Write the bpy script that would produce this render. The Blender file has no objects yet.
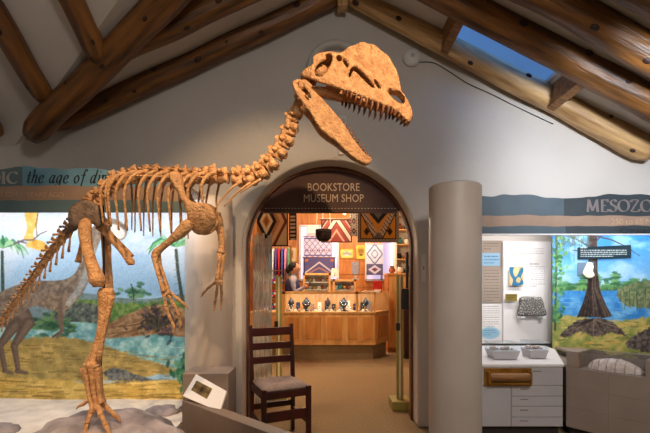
import bpy, bmesh, math, random
import numpy as np
from mathutils import Vector, Matrix, noise as mnoise
from mathutils.geometry import tessellate_polygon

random.seed(7); rng = np.random.default_rng(7)
scene = bpy.context.scene
COL = scene.collection

# ------------------------------------------------------------------ camera
F, CX, HY, EYE = 400.0, 325.0, 285.0, 1.3
cam_d = bpy.data.cameras.new('camera'); cam = bpy.data.objects.new('camera', cam_d); COL.objects.link(cam)
cam_d.sensor_width = 36.0; cam_d.lens = F / 650.0 * 36.0
cam_d.shift_y = (HY - 216.5) / 650.0
cam_d.clip_start = 0.05
cam.location = (0, 0, EYE); cam.rotation_euler = (math.pi / 2, 0, 0)
scene.camera = cam
# ------------------------------------------------------------------ world (clear sky seen through the roof window)
world = bpy.data.worlds.new('sky'); scene.world = world; world.use_nodes = True
bg = world.node_tree.nodes['Background']
bg.inputs[0].default_value = (0.11, 0.30, 0.78, 1); bg.inputs[1].default_value = 2.2
# ------------------------------------------------------------------ exposure
vs = scene.view_settings
vs.view_transform = 'Standard'; vs.look = 'None'; vs.gamma = 1.0; vs.use_curve_mapping = False; vs.exposure = 0.0
# ------------------------------------------------------------------ lights of the hall
def kelvin(rgb): return rgb
def lamp_spot(name, loc, target, power, col, size=45, blend=.5, radius=.05):
    d = bpy.data.lights.new(name, 'SPOT'); d.energy = power; d.color = col
    d.spot_size = math.radians(size); d.spot_blend = blend; d.shadow_soft_size = radius
    o = bpy.data.objects.new(name, d); COL.objects.link(o); o.location = loc
    o.rotation_euler = (Vector(target) - Vector(loc)).to_track_quat('-Z', 'Y').to_euler(); return o
def lamp_point(name, loc, power, col, radius=.1):
    d = bpy.data.lights.new(name, 'POINT'); d.energy = power; d.color = col; d.shadow_soft_size = radius
    o = bpy.data.objects.new(name, d); COL.objects.link(o); o.location = loc; return o
def lamp_strip(name, loc, target, w, h, power, col):
    d = bpy.data.lights.new(name, 'AREA'); d.shape = 'RECTANGLE'; d.size = w; d.size_y = h; d.energy = power; d.color = col
    o = bpy.data.objects.new(name, d); COL.objects.link(o); o.location = loc
    o.rotation_euler = (Vector(target) - Vector(loc)).to_track_quat('-Z', 'Y').to_euler(); return o
WARM = (1.0, .66, .36); SOFT = (1.0, .84, .62); NEUT = (1.0, .93, .86); COOL = (.86, .92, 1.0)
lamp_spot('spot_skeleton_body', (-.55, 1.15, 3.35), (-1.0, 2.45, 1.75), 175, WARM, 54, .6, .03)
lamp_spot('spot_skeleton_head', (.75, .55, 3.1), (.05, 2.3, 2.35), 225, WARM, 38, .6, .03)
lamp_spot('spot_skeleton_leg', (-1.5, .5, 2.75), (-1.36, 2.5, .6), 140, WARM, 37, .7, .03)
lamp_point('ambient_fill', (.7, -.6, 3.0), 84, (1.0, .95, .89), .25)  # added unseen point behind the camera, general ambient fill
lamp_spot('fill_wall', (2.1, 1.7, 2.35), (2.45, 3.64, 2.4), 170, COOL, 82, .9, .10)  # added cool spot, stands in for skylight daylight on right wall and log
lamp_strip('strip_left_mural', (-2.1, 3.02, 1.96), (-2.1, 3.5, 1.1), 2.2, .06, 15, (1.0, .96, .92))
lamp_strip('strip_right_panels', (1.95, 3.78, 1.90), (1.95, 4.3, .9), 1.1, .06, 10, (1.0, .94, .90))
lamp_strip('strip_right_mural', (2.85, 3.57, 1.93), (2.9, 3.85, 1.0), .8, .05, 6.5, (1.0, .97, .94))
lamp_spot('fill_right_cases', (1.3, .4, 3.0), (2.1, 3.5, .7), 150, NEUT, 64, .9, .1)  # added unseen fill, brightens the fronts of cabinet and console
lamp_point('shop_lamp_front', (.1, 5.9, 2.8), 120, SOFT, .12)
lamp_point('shop_lamp_middle', (-.3, 7.7, 2.85), 150, SOFT, .12)
lamp_point('shop_lamp_back', (.9, 9.0, 2.75), 70, SOFT, .12)
lamp_strip('counter_case_fill', (.08, 6.97, 1.14), (.08, 7.25, .83), 1.5, .02, 7, NEUT)  # added fill strip inside the glass case to brighten its contents

# ------------------------------------------------------------------ helpers
def P(px, py, d): return Vector(((px - CX) / F * d, d, EYE + (HY - py) / F * d))
def lin(c):
    c = np.asarray(c, float) / 255.0
    return np.where(c <= .04045, c / 12.92, ((c + .055) / 1.055) ** 2.4)
def L(r, g, b): v = lin((r, g, b)); return (float(v[0]), float(v[1]), float(v[2]), 1.0)

MATS = {}
def mat(name, c1, c2=None, rough=.6, scale=6., bump=0., bscale=None, metal=0., stretch=None, detail=4., lo=.35, hi=.65, coat=0.):
    if name in MATS: return MATS[name]
    m = bpy.data.materials.new(name); m.use_nodes = True; nt = m.node_tree; N = nt.nodes; K = nt.links
    b = N['Principled BSDF']; b.inputs['Roughness'].default_value = rough; b.inputs['Metallic'].default_value = metal
    if coat: b.inputs['Coat Weight'].default_value = coat; b.inputs['Coat Roughness'].default_value = .15
    tc = N.new('ShaderNodeTexCoord'); mp = N.new('ShaderNodeMapping'); K.new(tc.outputs['Object'], mp.inputs['Vector'])
    if stretch: mp.inputs['Scale'].default_value = stretch
    n = N.new('ShaderNodeTexNoise'); n.inputs['Scale'].default_value = scale; n.inputs['Detail'].default_value = detail
    K.new(mp.outputs[0], n.inputs['Vector'])
    r = N.new('ShaderNodeValToRGB'); K.new(n.outputs['Fac'], r.inputs['Fac'])
    r.color_ramp.elements[0].position = lo; r.color_ramp.elements[1].position = hi
    r.color_ramp.elements[0].color = c1; r.color_ramp.elements[1].color = c2 or c1
    K.new(r.outputs['Color'], b.inputs['Base Color'])
    if bump:
        n2 = N.new('ShaderNodeTexNoise'); n2.inputs['Scale'].default_value = bscale or scale * 3; n2.inputs['Detail'].default_value = 5
        K.new(mp.outputs[0], n2.inputs['Vector'])
        bp = N.new('ShaderNodeBump'); bp.inputs['Strength'].default_value = bump; bp.inputs['Distance'].default_value = .02
        K.new(n2.outputs['Fac'], bp.inputs['Height']); K.new(bp.outputs[0], b.inputs['Normal'])
    MATS[name] = m; return m
def mat_glass(name, tint=(.95, .98, 1, 1), rough=.02, a=.12):
    m = bpy.data.materials.new(name); m.use_nodes = True; nt = m.node_tree; N = nt.nodes; K = nt.links
    N.remove(N['Principled BSDF']); out = N['Material Output']
    t = N.new('ShaderNodeBsdfTransparent'); t.inputs[0].default_value = tint
    g = N.new('ShaderNodeBsdfGlossy'); g.inputs['Roughness'].default_value = rough
    mx = N.new('ShaderNodeMixShader'); lw = N.new('ShaderNodeLayerWeight')
    pw = N.new('ShaderNodeMath'); pw.operation = 'POWER'; pw.inputs[1].default_value = 4.0; K.new(lw.outputs['Facing'], pw.inputs[0])
    ma = N.new('ShaderNodeMath'); ma.operation = 'MULTIPLY_ADD'; ma.inputs[1].default_value = .5; ma.inputs[2].default_value = .03; K.new(pw.outputs[0], ma.inputs[0])
    K.new(ma.outputs[0], mx.inputs[0]); K.new(t.outputs[0], mx.inputs[1]); K.new(g.outputs[0], mx.inputs[2])
    K.new(mx.outputs[0], out.inputs[0]); MATS[name] = m; return m
def mat_print(name, rough=.75):
    m = bpy.data.materials.new(name); m.use_nodes = True; nt = m.node_tree; N = nt.nodes; K = nt.links
    b = N['Principled BSDF']; b.inputs['Roughness'].default_value = rough
    b.inputs['Specular IOR Level'].default_value = .25
    a = N.new('ShaderNodeAttribute'); a.attribute_name = 'print'
    n = N.new('ShaderNodeTexNoise'); n.inputs['Scale'].default_value = 160
    mx = N.new('ShaderNodeMix'); mx.data_type = 'RGBA'; mx.blend_type = 'MULTIPLY'; mx.inputs[0].default_value = .12
    K.new(a.outputs['Color'], mx.inputs[6]); K.new(n.outputs['Color'], mx.inputs[7]); K.new(mx.outputs[2], b.inputs['Base Color'])
    MATS[name] = m; return m
def mat_emit(name, col, s):
    m = bpy.data.materials.new(name); m.use_nodes = True; b = m.node_tree.nodes['Principled BSDF']
    b.inputs['Emission Color'].default_value = col; b.inputs['Emission Strength'].default_value = s; MATS[name] = m; return m

ORG = {}
def link(o): COL.objects.link(o); return o
def tag(o, label=None, cat=None, group=None, kind=None):
    if label: o['label'] = label
    if cat: o['category'] = cat
    if group: o['group'] = group
    if kind: o['kind'] = kind
    return o
def thing(name, loc, label, cat, group=None):
    o = link(bpy.data.objects.new(name, None)); o.location = loc; o.empty_display_size = .1
    ORG[o.name] = Vector(loc); return tag(o, label, cat, group)
def catmull(pts, n):
    pts = [np.array(p, float) for p in pts]
    if len(pts) == 2: return [pts[0] + (pts[1] - pts[0]) * i / n for i in range(n + 1)], [i / n for i in range(n + 1)]
    q = [2 * pts[0] - pts[1]] + pts + [2 * pts[-1] - pts[-2]]; out = []; ts = []; k = len(pts) - 1
    for i in range(n + 1):
        t = i / n * k; j = min(int(t), k - 1); u = t - j; a, b, c, d = q[j], q[j + 1], q[j + 2], q[j + 3]
        out.append(.5 * ((2 * b) + (c - a) * u + (2 * a - 5 * b + 4 * c - d) * u * u + (3 * b - a - 3 * c + d) * u ** 3)); ts.append(t)
    return out, [t / k for t in ts]
class MB:
    def __init__(s): s.v = []; s.f = []
    def add(s, v, f): o = len(s.v); s.v += [tuple(map(float, p)) for p in v]; s.f += [[o + i for i in q] for q in f]; return s
    def box(s, c, size, M=None):
        a, b, d = [x / 2 for x in size]; v = [Vector((i * a, j * b, k * d)) for i in (-1, 1) for j in (-1, 1) for k in (-1, 1)]
        if M is not None: v = [M @ p for p in v]
        v = [p + Vector(c) for p in v]
        return s.add(v, [(0, 1, 3, 2), (4, 6, 7, 5), (0, 4, 5, 1), (2, 3, 7, 6), (0, 2, 6, 4), (1, 5, 7, 3)])
    def bx(s, x0, x1, y0, y1, z0, z1): return s.box(((x0 + x1) / 2, (y0 + y1) / 2, (z0 + z1) / 2), (abs(x1 - x0), abs(y1 - y0), abs(z1 - z0)))
    def tube(s, pts, rad, seg=10, n=None, squash=1., ref=None, jit=0.):
        n = n or max(2, 4 * (len(pts) - 1)); c, ts = catmull(pts, n)
        rr = np.interp(ts, np.linspace(0, 1, len(rad)), rad); c = [Vector(p) for p in c]
        up = Vector(ref) if ref is not None else Vector((0, 0, 1)); v = []; prev = None
        for i, p in enumerate(c):
            t = (c[min(i + 1, n)] - c[max(i - 1, 0)])
            t = t.normalized() if t.length > 1e-9 else Vector((0, 0, 1))
            if prev is None:
                a = up - t * up.dot(t)
                if a.length < .05: a = Vector((1, 0, 0)) - t * t.x
                if a.length < .05: a = Vector((0, 1, 0)) - t * t.y
            else: a = prev - t * prev.dot(t)
            a.normalize(); prev = a; b = t.cross(a)
            for k in range(seg):
                th = 2 * math.pi * k / seg; r = rr[i]
                if jit: r *= 1 + jit * mnoise.noise(p * 30 + Vector((math.cos(th), math.sin(th), 0)))
                v.append(p + a * (math.cos(th) * r) + b * (math.sin(th) * r * squash))
        f = [(i * seg + k, i * seg + (k + 1) % seg, (i + 1) * seg + (k + 1) % seg, (i + 1) * seg + k) for i in range(n) for k in range(seg)]
        f += [tuple(range(seg - 1, -1, -1)), tuple(n * seg + k for k in range(seg))]
        return s.add(v, f)
    def lathe(s, c, prof, seg=16, M=None):
        v = []; c = Vector(c)
        for r, z in prof:
            for k in range(seg):
                a = 2 * math.pi * k / seg; p = Vector((r * math.cos(a), r * math.sin(a), z)); v.append((M @ p if M is not None else p) + c)
        n = len(prof); f = [(i * seg + k, i * seg + (k + 1) % seg, (i + 1) * seg + (k + 1) % seg, (i + 1) * seg + k) for i in range(n - 1) for k in range(seg)]
        f += [tuple(range(seg - 1, -1, -1)), tuple((n - 1) * seg + k for k in range(seg))]
        return s.add(v, f)
    def ball(s, c, r, seg=12, ring=8, M=None):
        if not hasattr(r, '__len__'): r = (r, r, r)
        prof = [(max(1e-4, math.sin(math.pi * i / ring)), -math.cos(math.pi * i / ring)) for i in range(ring + 1)]
        S = Matrix.Diagonal(r); S = (M @ S) if M is not None else S
        return s.lathe(c, prof, seg, S)
    def prism(s, poly, fmap, t0, t1):
        """poly: 2D points; fmap(u, v, w) -> 3D"""
        n = len(poly); v = [fmap(u, w, t0) for u, w in poly] + [fmap(u, w, t1) for u, w in poly]
        tri = tessellate_polygon([[Vector((u, w, 0)) for u, w in poly]])
        f = [tuple(t) for t in tri] + [tuple(n + i for i in reversed(t)) for t in tri]
        f += [(i, (i + 1) % n, n + (i + 1) % n, n + i) for i in range(n)]
        return s.add(v, f)
    def build(s, name, m, parent=None, smooth=False, bevel=0., loc=None, fix=True, cols=None):
        v = np.array(s.v)
        if parent is not None: o0 = ORG[parent.name]
        elif loc is not None: o0 = Vector(loc)
        else:
            mn, mx = v.min(0), v.max(0); o0 = Vector(((mn[0] + mx[0]) / 2, (mn[1] + mx[1]) / 2, mn[2]))
        me = bpy.data.meshes.new(name); me.from_pydata([tuple(p) for p in v - np.array(o0)], [], s.f)
        if fix:
            bm = bmesh.new(); bm.from_mesh(me); bmesh.ops.recalc_face_normals(bm, faces=bm.faces); bm.to_mesh(me); bm.free()
        if smooth:
            for p in me.polygons: p.use_smooth = True
        if cols is not None:
            a = me.color_attributes.new('print', 'FLOAT_COLOR', 'POINT')
            a.data.foreach_set('color', np.c_[cols, np.ones(len(cols))].astype(np.float32).ravel())
        me.materials.append(m if not isinstance(m, str) else MATS[m])
        ob = link(bpy.data.objects.new(name, me)); ORG[ob.name] = Vector(o0)
        if parent is not None: ob.parent = parent
        else: ob.location = o0
        if bevel:
            md = ob.modifiers.new('bevel', 'BEVEL'); md.width = bevel; md.segments = 2; md.limit_method = 'ANGLE'
        return ob
def struct(o): o['kind'] = 'structure'; return o
def arcsmooth(o, ang=40):
    me = o.data
    for p in me.polygons: p.use_smooth = True
    try: me.set_sharp_from_angle(angle=math.radians(ang))
    except Exception: pass
    return o

# ---- signed-distance plates (flat bones, painted or not)
def nearest(poly, X, Y):
    best = np.full(X.shape, 1e9); bx = X.copy(); by = Y.copy(); ins = np.zeros(X.shape, bool); n = len(poly)
    for i in range(n):
        x0, y0 = poly[i]; x1, y1 = poly[(i + 1) % n]; dx, dy = x1 - x0, y1 - y0; l2 = dx * dx + dy * dy + 1e-12
        t = np.clip(((X - x0) * dx + (Y - y0) * dy) / l2, 0, 1); qx, qy = x0 + t * dx, y0 + t * dy; d = np.hypot(X - qx, Y - qy)
        m = d < best; best = np.where(m, d, best); bx = np.where(m, qx, bx); by = np.where(m, qy, by)
        c = ((y0 > Y) != (y1 > Y)); xi = x0 + (Y - y0) / (dy if abs(dy) > 1e-12 else 1e-12) * dx
        ins ^= c & (X < xi)
    return np.where(ins, best, -best), bx, by
def sm(poly, n=4):
    p = [tuple(q) for q in poly]; p2 = p + [p[0]]; out = []; k = len(p)
    for i in range(k):
        a, b, c, d = [np.array(p[(i + j) % k], float) for j in (-1, 0, 1, 2)]
        for q in range(n):
            u = q / n; out.append(tuple(.5 * ((2 * b) + (c - a) * u + (2 * a - 5 * b + 4 * c - d) * u * u + (3 * b - a - 3 * c + d) * u ** 3)))
    return out
def plate(outline, holes, step, thick, rnd, fmap, relief=None, mb=None):
    """solid plate with rounded rims: thick = half thickness, rnd = rim width; fmap(u,v,w)->3D"""
    o = np.array(outline); u = np.arange(o[:, 0].min() - step, o[:, 0].max() + 2 * step, step); v = np.arange(o[:, 1].min() - step, o[:, 1].max() + 2 * step, step)
    X, Y = np.meshgrid(u, v); S, BX, BY = nearest(outline, X, Y)
    for h in holes:
        s2, hx, hy = nearest(h, X, Y); s2 = -s2; m = s2 < S; BX = np.where(m, hx, BX); BY = np.where(m, hy, BY); S = np.minimum(S, s2)
    edge = S < .25 * step; X = np.where(edge, BX, X); Y = np.where(edge, BY, Y)
    keepv = S > -.95 * step; cell = keepv[:-1, :-1] & keepv[1:, :-1] & keepv[:-1, 1:] & keepv[1:, 1:]
    inn = (S > 0.25 * step); cell &= (inn[:-1, :-1] | inn[1:, :-1] | inn[:-1, 1:] | inn[1:, 1:])
    d = np.clip(S / rnd, 0, 1); T = np.where(edge, 0, thick * np.sqrt(1 - (1 - d) ** 2))
    if relief is not None: T = T * relief(X, Y)
    mb = mb or MB(); vi = {}; verts = []; faces = []
    def idx(j, i, side):
        k = (j, i, 0 if edge[j, i] else side)
        if k not in vi: vi[k] = len(verts); verts.append(fmap(X[j, i], Y[j, i], side * T[j, i]))
        return vi[k]
    js, is_ = np.nonzero(cell)
    for j, i in zip(js, is_):
        q = [(j, i), (j, i + 1), (j + 1, i + 1), (j + 1, i)]
        for side in (1, -1):
            f = [idx(a, b, side) for a, b in (q if side > 0 else q[::-1])]
            g = []
            for x in f:
                if x not in g: g.append(x)
            if len(g) > 2: faces.append(g)
    fs = set(); out = []
    for f in faces:
        k = tuple(sorted(f))
        if k in fs: continue
        fs.add(k); out.append(f)
    return mb.add(verts, out)

# ---- painting onto boards: colours live on the vertices of a fine grid
def vnoise(x, y, seed=0):
    xi = np.floor(x).astype(int); yi = np.floor(y).astype(int); xf = x - xi; yf = y - yi
    def h(a, b):
        n = (a * 374761393 + b * 668265263 + seed * 1442695041) & 0x7fffffff; n = ((n ^ (n >> 13)) * 1274126177) & 0x7fffffff
        return ((n ^ (n >> 16)) & 0xffff) / 65535.0
    u = xf * xf * (3 - 2 * xf); w = yf * yf * (3 - 2 * yf)
    return (h(xi, yi) * (1 - u) + h(xi + 1, yi) * u) * (1 - w) + (h(xi, yi + 1) * (1 - u) + h(xi + 1, yi + 1) * u) * w
def fbm(x, y, seed=0, o=4):
    s = 0; a = .5; t = 0
    for k in range(o): s = s + a * vnoise(x * 2 ** k, y * 2 ** k, seed + k * 17); t += a; a *= .5
    return s / t
class Paint:
    def __init__(s, X, Y, base): s.X = X; s.Y = Y; s.C = np.tile(np.array(base, float), (X.size, 1))
    def mix(s, m, col):
        m = np.clip(m, 0, 1)[:, None]; s.C = s.C * (1 - m) + np.array(col, float) * m; return s
    def poly(s, pts, col, soft=.5, n=0., ns=.5, seed=1, smooth=True, c2=None, wob=0.):
        X = s.X + (fbm(s.X * .4, s.Y * .4, seed + 5) - .5) * wob; Y = s.Y + (fbm(s.X * .4 + 40, s.Y * .4, seed + 6) - .5) * wob
        d, _, _ = nearest(sm(pts, 4) if smooth else pts, X, Y); m = np.clip(d / soft + .5, 0, 1)
        c = np.array(col, float)[None, :]
        if c2 is not None: k = np.clip((fbm(s.X * ns, s.Y * ns, seed) - .3) / .4, 0, 1)[:, None]; c = c * (1 - k) + np.array(c2, float) * k
        elif n: c = c * (1 + n * (fbm(s.X * ns, s.Y * ns, seed) - .5) * 2)[:, None]
        m = m[:, None]; s.C = s.C * (1 - m) + c * m; return s
    def line(s, pts, w, col, w2=None, soft=.5, a=1.):
        w2 = w if w2 is None else w2; D = np.full(s.X.shape, 1e9); n = len(pts) - 1
        for i in range(n):
            (x0, y0), (x1, y1) = pts[i], pts[i + 1]; dx, dy = x1 - x0, y1 - y0
            t = np.clip(((s.X - x0) * dx + (s.Y - y0) * dy) / (dx * dx + dy * dy + 1e-9), 0, 1)
            D = np.minimum(D, np.hypot(s.X - x0 - t * dx, s.Y - y0 - t * dy) - (w + (w2 - w) * (i + t) / n) / 2)
        return s.mix(np.clip(.5 - D / soft, 0, 1) * a, col)
    def dab(s, x, y, rx, ry, col, a=.9, ang=0.):
        c, q = math.cos(ang), math.sin(ang); dx = s.X - x; dy = s.Y - y; u = (dx * c + dy * q) / rx; v = (-dx * q + dy * c) / ry
        return s.mix(np.clip((1.25 - np.hypot(u, v)) * 3, 0, 1) * a, col)
    def dabs(s, pts_fn, n, rx, ry, cols, a=.85, ang=0.3):
        for i in range(n):
            x, y = pts_fn(); k = random.random() * .6 + .7
            s.dab(x, y, rx * k, ry * k, random.choice(cols), a, random.uniform(-ang, ang))
        return s
    def rect(s, x0, y0, x1, y1, col, soft=.3, a=1.):
        d = np.minimum(np.minimum(s.X - x0, x1 - s.X), np.minimum(s.Y - y0, y1 - s.Y)); return s.mix(np.clip(d / soft + .5, 0, 1) * a, col)
    def textlines(s, x0, y0, x1, rows, pitch, h, col, seed=0, a=.8):
        for r in range(rows):
            rr = random.Random(seed * 100 + r); x = x0; end = x1 if r < rows - 1 else x0 + (x1 - x0) * rr.uniform(.4, .8)
            while x < end:
                w = rr.uniform(.8, 3.2); s.rect(x, y0 + r * pitch, min(x + w, end), y0 + r * pitch + h, col, .25, a); x += w + .55
        return s
def board(name, o, U, V, thick, nx, ny, paint, m='print', parent=None, base=(200, 200, 200), px=True):
    """board spanned by U (right) and V (up) from corner o; front faces the hall; paint(Paint) gets photo-frame coordinates or 0..1"""
    o, U, V = Vector(o), Vector(U), Vector(V); Nn = U.cross(V).normalized()
    if Nn.y > 0: Nn = -Nn
    gi, gj = np.meshgrid(np.linspace(0, 1, nx + 1), np.linspace(0, 1, ny + 1)); gi = gi.ravel(); gj = gj.ravel()
    W = np.array(o)[None] + gi[:, None] * np.array(U)[None] + gj[:, None] * np.array(V)[None]
    if px: X = CX + W[:, 0] / W[:, 1] * F; Y = HY - (W[:, 2] - EYE) / W[:, 1] * F
    else: X, Y = gi, gj
    pt = Paint(X, Y, base); paint(pt); cols = lin(np.clip(pt.C, 0, 255))
    k = nx + 1; mb = MB(); mb.v = [tuple(p) for p in W]
    mb.f = [[j * k + i, j * k + i + 1, (j + 1) * k + i + 1, (j + 1) * k + i] for j in range(ny) for i in range(nx)]
    per = [i for i in range(nx)] + [j * k + nx for j in range(ny)] + [ny * k + i for i in range(nx, 0, -1)] + [j * k for j in range(ny, 0, -1)]
    b0 = len(mb.v); mb.v += [tuple(Vector(mb.v[i]) - Nn * thick) for i in per]; n = len(per)
    mb.f += [[per[i], per[(i + 1) % n], b0 + (i + 1) % n, b0 + i] for i in range(n)] + [[b0 + i for i in range(n)]]
    cols = np.vstack([cols, cols[per]])
    return mb.build(name, m, parent, cols=cols)
def text_mesh(name, body, m, parent, fmap, size, align='CENTER', depth=.002, spacing=1., shear=0.):
    c = bpy.data.curves.new(name, 'FONT'); c.body = body; c.size = size; c.align_x = align; c.align_y = 'CENTER'; c.extrude = depth
    c.space_character = spacing; c.shear = shear; c.resolution_u = 3
    t = link(bpy.data.objects.new(name, c)); dg = bpy.context.evaluated_depsgraph_get(); me = bpy.data.meshes.new_from_object(t.evaluated_get(dg))
    bpy.data.objects.remove(t); bpy.data.curves.remove(c)
    mb = MB(); mb.v = [tuple(fmap(v.co.x, v.co.y, v.co.z)) for v in me.vertices]; mb.f = [list(p.vertices) for p in me.polygons]
    bpy.data.meshes.remove(me); return letters(name, mb, m, parent)
def letters(name, mb, m, parent):
    n = len(mb.v); root = list(range(n))
    def fd(i):
        while root[i] != i: root[i] = root[root[i]]; i = root[i]
        return i
    for f in mb.f:
        for q in f[1:]: root[fd(q)] = fd(f[0])
    isl = {}
    for i in range(n): isl.setdefault(fd(i), []).append(i)
    g = sorted((min(mb.v[i][0] for i in v), max(mb.v[i][0] for i in v), v) for v in isl.values()); out = []
    for a, b, v in g:
        if out and a < out[-1][1] - .3 * min(b - a, out[-1][1] - out[-1][0]): out[-1] = (out[-1][0], max(b, out[-1][1]), out[-1][2] + v)
        else: out.append((a, b, v))
    for a, b, v in out:
        ix = {q: k for k, q in enumerate(v)}; o = MB(); o.v = [mb.v[q] for q in v]; o.f = [[ix[q] for q in f] for f in mb.f if f[0] in ix]; o.build('letter', m, parent)
# pen-drawn serif lettering
GL = {
 't': ([[(.38, 1.5), (.22, .3), (.26, .02), (.55, .12)], [(.02, 1), (.6, 1)]], .62),
 'h': ([[(.36, 1.75), (.1, 0)], [(.17, .5), (.42, .98), (.66, .9), (.6, .5), (.54, .1), (.64, 0), (.8, .14)], [(.2, 1.72), (.38, 1.76)]], .9),
 'e': ([[(.14, .5), (.55, .58), (.64, .85), (.45, 1), (.2, .78), (.1, .4), (.2, .06), (.42, 0), (.68, .22)]], .8),
 'a': ([[(.66, .93), (.42, 1), (.17, .66), (.1, .25), (.25, 0), (.5, .3), (.7, .95)], [(.72, 1), (.58, .22), (.64, 0), (.82, .14)]], .92),
 'g': ([[(.66, .93), (.42, 1), (.17, .66), (.1, .25), (.25, 0), (.5, .3), (.7, .95)], [(.72, 1), (.52, -.2), (.28, -.52), (0, -.45), (.06, -.22)]], .9),
 'o': ([[(.45, 1), (.2, .8), (.1, .35), (.28, 0), (.55, .18), (.66, .62), (.45, 1)]], .82),
 'f': ([[(.86, 1.55), (.7, 1.75), (.52, 1.45), (.26, -.25), (.0, -.5)], [(.12, 1), (.7, 1)]], .7),
 'd': ([[(.66, .93), (.42, 1), (.17, .66), (.1, .25), (.25, 0), (.5, .3), (.7, .95)], [(.88, 1.75), (.6, .22), (.64, 0), (.82, .14)]], .94),
 'i': ([[(.12, .88), (.3, 1), (.18, .2), (.24, 0), (.42, .14)], [(.36, 1.42), (.40, 1.5)]], .48),
 'n': ([[(.1, .88), (.26, 1), (.1, 0)], [(.17, .5), (.42, .98), (.66, .9), (.6, .5), (.54, .1), (.64, 0), (.8, .14)]], .9),
 's': ([[(.6, .85), (.4, 1), (.2, .8), (.35, .55), (.5, .3), (.38, .02), (.1, .1)]], .66),
 'u': ([[(.12, .9), (.28, 1), (.18, .35), (.28, 0), (.5, .25), (.7, 1)], [(.7, 1), (.6, .2), (.66, 0), (.82, .14)]], .9),
 'r': ([[(.1, .88), (.28, 1), (.12, 0)], [(.2, .55), (.42, .95), (.6, .95)]], .62),
 ' ': ([], .62),
 'M': ([[(.12, 0), (.2, 1)], [(.2, 1), (.55, .05)], [(.55, .05), (.9, 1)], [(.9, 1), (.98, 0)], [(0, 0), (.24, 0)], [(.84, 0), (1.1, 0)], [(.08, 1), (.24, 1)], [(.86, 1), (1.02, 1)]], 1.2),
 'E': ([[(.18, 0), (.18, 1)], [(.05, 0), (.66, 0), (.7, .2)], [(.05, 1), (.62, 1), (.64, .82)], [(.18, .52), (.5, .52)]], .82),
 'S': ([[(.56, .82), (.52, .96), (.33, 1), (.13, .86), (.16, .64), (.38, .5), (.58, .34), (.54, .08), (.3, 0), (.1, .05), (.06, .2)]], .72),
 'O': ([[(.52, 1), (.2, .86), (.07, .5), (.2, .14), (.52, 0), (.84, .14), (.97, .5), (.84, .86), (.52, 1)]], 1.12),
 'Z': ([[(.1, .82), (.12, 1), (.7, 1)], [(.7, 1), (.06, 0)], [(.06, 0), (.72, 0), (.76, .2)]], .88),
 'I': ([[(.22, 0), (.22, 1)], [(.06, 0), (.38, 0)], [(.06, 1), (.38, 1)]], .5),
 'C': ([[(.86, .8), (.84, .95), (.6, 1), (.26, .88), (.08, .5), (.26, .12), (.6, 0), (.9, .14)]], 1.0),
}
def pen_text(name, body, m, parent, fmap, size, w=.17, wmin=.05, ang=.35, depth=.003, slant=0.):
    x0 = 0.
    for ch in body:
        st, adv = GL[ch]; mb = MB()
        for si, s in enumerate(st):
            c, _ = catmull([(a, b, 0) for a, b in s], max(2, 5 * (len(s) - 1))) if len(s) > 2 else ([np.array((a, b, 0.)) for a, b in s], 0)
            n = len(c); lft = []; rgt = []
            for i in range(n):
                t = c[min(i + 1, n - 1)] - c[max(i - 1, 0)]; th = math.atan2(t[1], t[0]); ww = max(wmin, w * abs(math.sin(th - ang))) / 2
                nx, ny = -math.sin(th) * ww, math.cos(th) * ww
                for lst, sg in ((lft, 1), (rgt, -1)):
                    X = c[i][0] + sg * nx; Y = c[i][1] + sg * ny; lst.append(((x0 + X + slant * Y) * size, Y * size))
            v = [fmap(a, b, 0) for a, b in lft] + [fmap(a, b, 0) for a, b in rgt] + [fmap(a, b, depth + .0004 * si) for a, b in lft] + [fmap(a, b, depth + .0004 * si) for a, b in rgt]
            f = []
            for i in range(n - 1):
                f += [(i, i + 1, n + i + 1, n + i), (2 * n + i, 3 * n + i, 3 * n + i + 1, 2 * n + i + 1), (i, 2 * n + i, 2 * n + i + 1, i + 1), (n + i, n + i + 1, 3 * n + i + 1, 3 * n + i)]
            f += [(0, n, 3 * n, 2 * n), (n - 1, 3 * n - 1, 4 * n - 1, 2 * n - 1)][:1] + [(n - 1, 2 * n - 1, 4 * n - 1, 3 * n - 1)]
            mb.add(v, f)
        x0 += adv
        if mb.v: mb.build('letter', m, parent)
    return None, x0 * size

# ------------------------------------------------------------------ materials
mat('plaster', L(196, 190, 184), L(205, 200, 195), .85, 1.2, .25, 14)
mat('ceiling_plaster', L(200, 194, 186), L(210, 204, 198), .9, 1.5, .2, 12)
mat('carpet', L(134, 112, 78), L(156, 132, 94), .95, 60, .5, 220)
mat('log_wood', L(46, 26, 12), L(150, 98, 44), .42, 4, .5, 9, stretch=(5, 5, .5), lo=.28, hi=.75)
mat('log_pale', L(140, 102, 60), L(226, 186, 130), .5, 4, .35, 9, stretch=(5, 5, .5), lo=.3, hi=.72)
mat('knot', L(34, 16, 8), L(60, 30, 14), .6, 30)
mat('lumber', L(112, 74, 36), L(160, 112, 62), .6, 6, .2, 20, stretch=(.6, 6, 6))
mat('bone', L(178, 124, 78), L(224, 174, 122), .5, 30, .8, 70, lo=.25, hi=.7)
mat('bone_grey', L(92, 74, 62), L(138, 114, 96), .6, 26, .5, 60)
mat('tooth', L(80, 40, 20), L(140, 86, 50), .35, 30)
mat('pillar', L(178, 166, 156), L(186, 174, 164), .45, 3, .05, 40)
mat('laminate', L(176, 172, 176), L(182, 178, 182), .5, 3)
mat('laminate_white', L(226, 222, 222), L(232, 228, 228), .4, 3)
mat('taupe', L(138, 122, 112), L(146, 130, 120), .55, 4)
mat('taupe_shade', L(116, 98, 86), L(124, 106, 94), .6, 4)  # console taupe darkened: shade on the guide wall put into its colour
mat('toe_kick', L(50, 42, 40), None, .7)
mat('sand', L(214, 206, 200), L(234, 228, 222), .9, 8, .6, 30)
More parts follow.
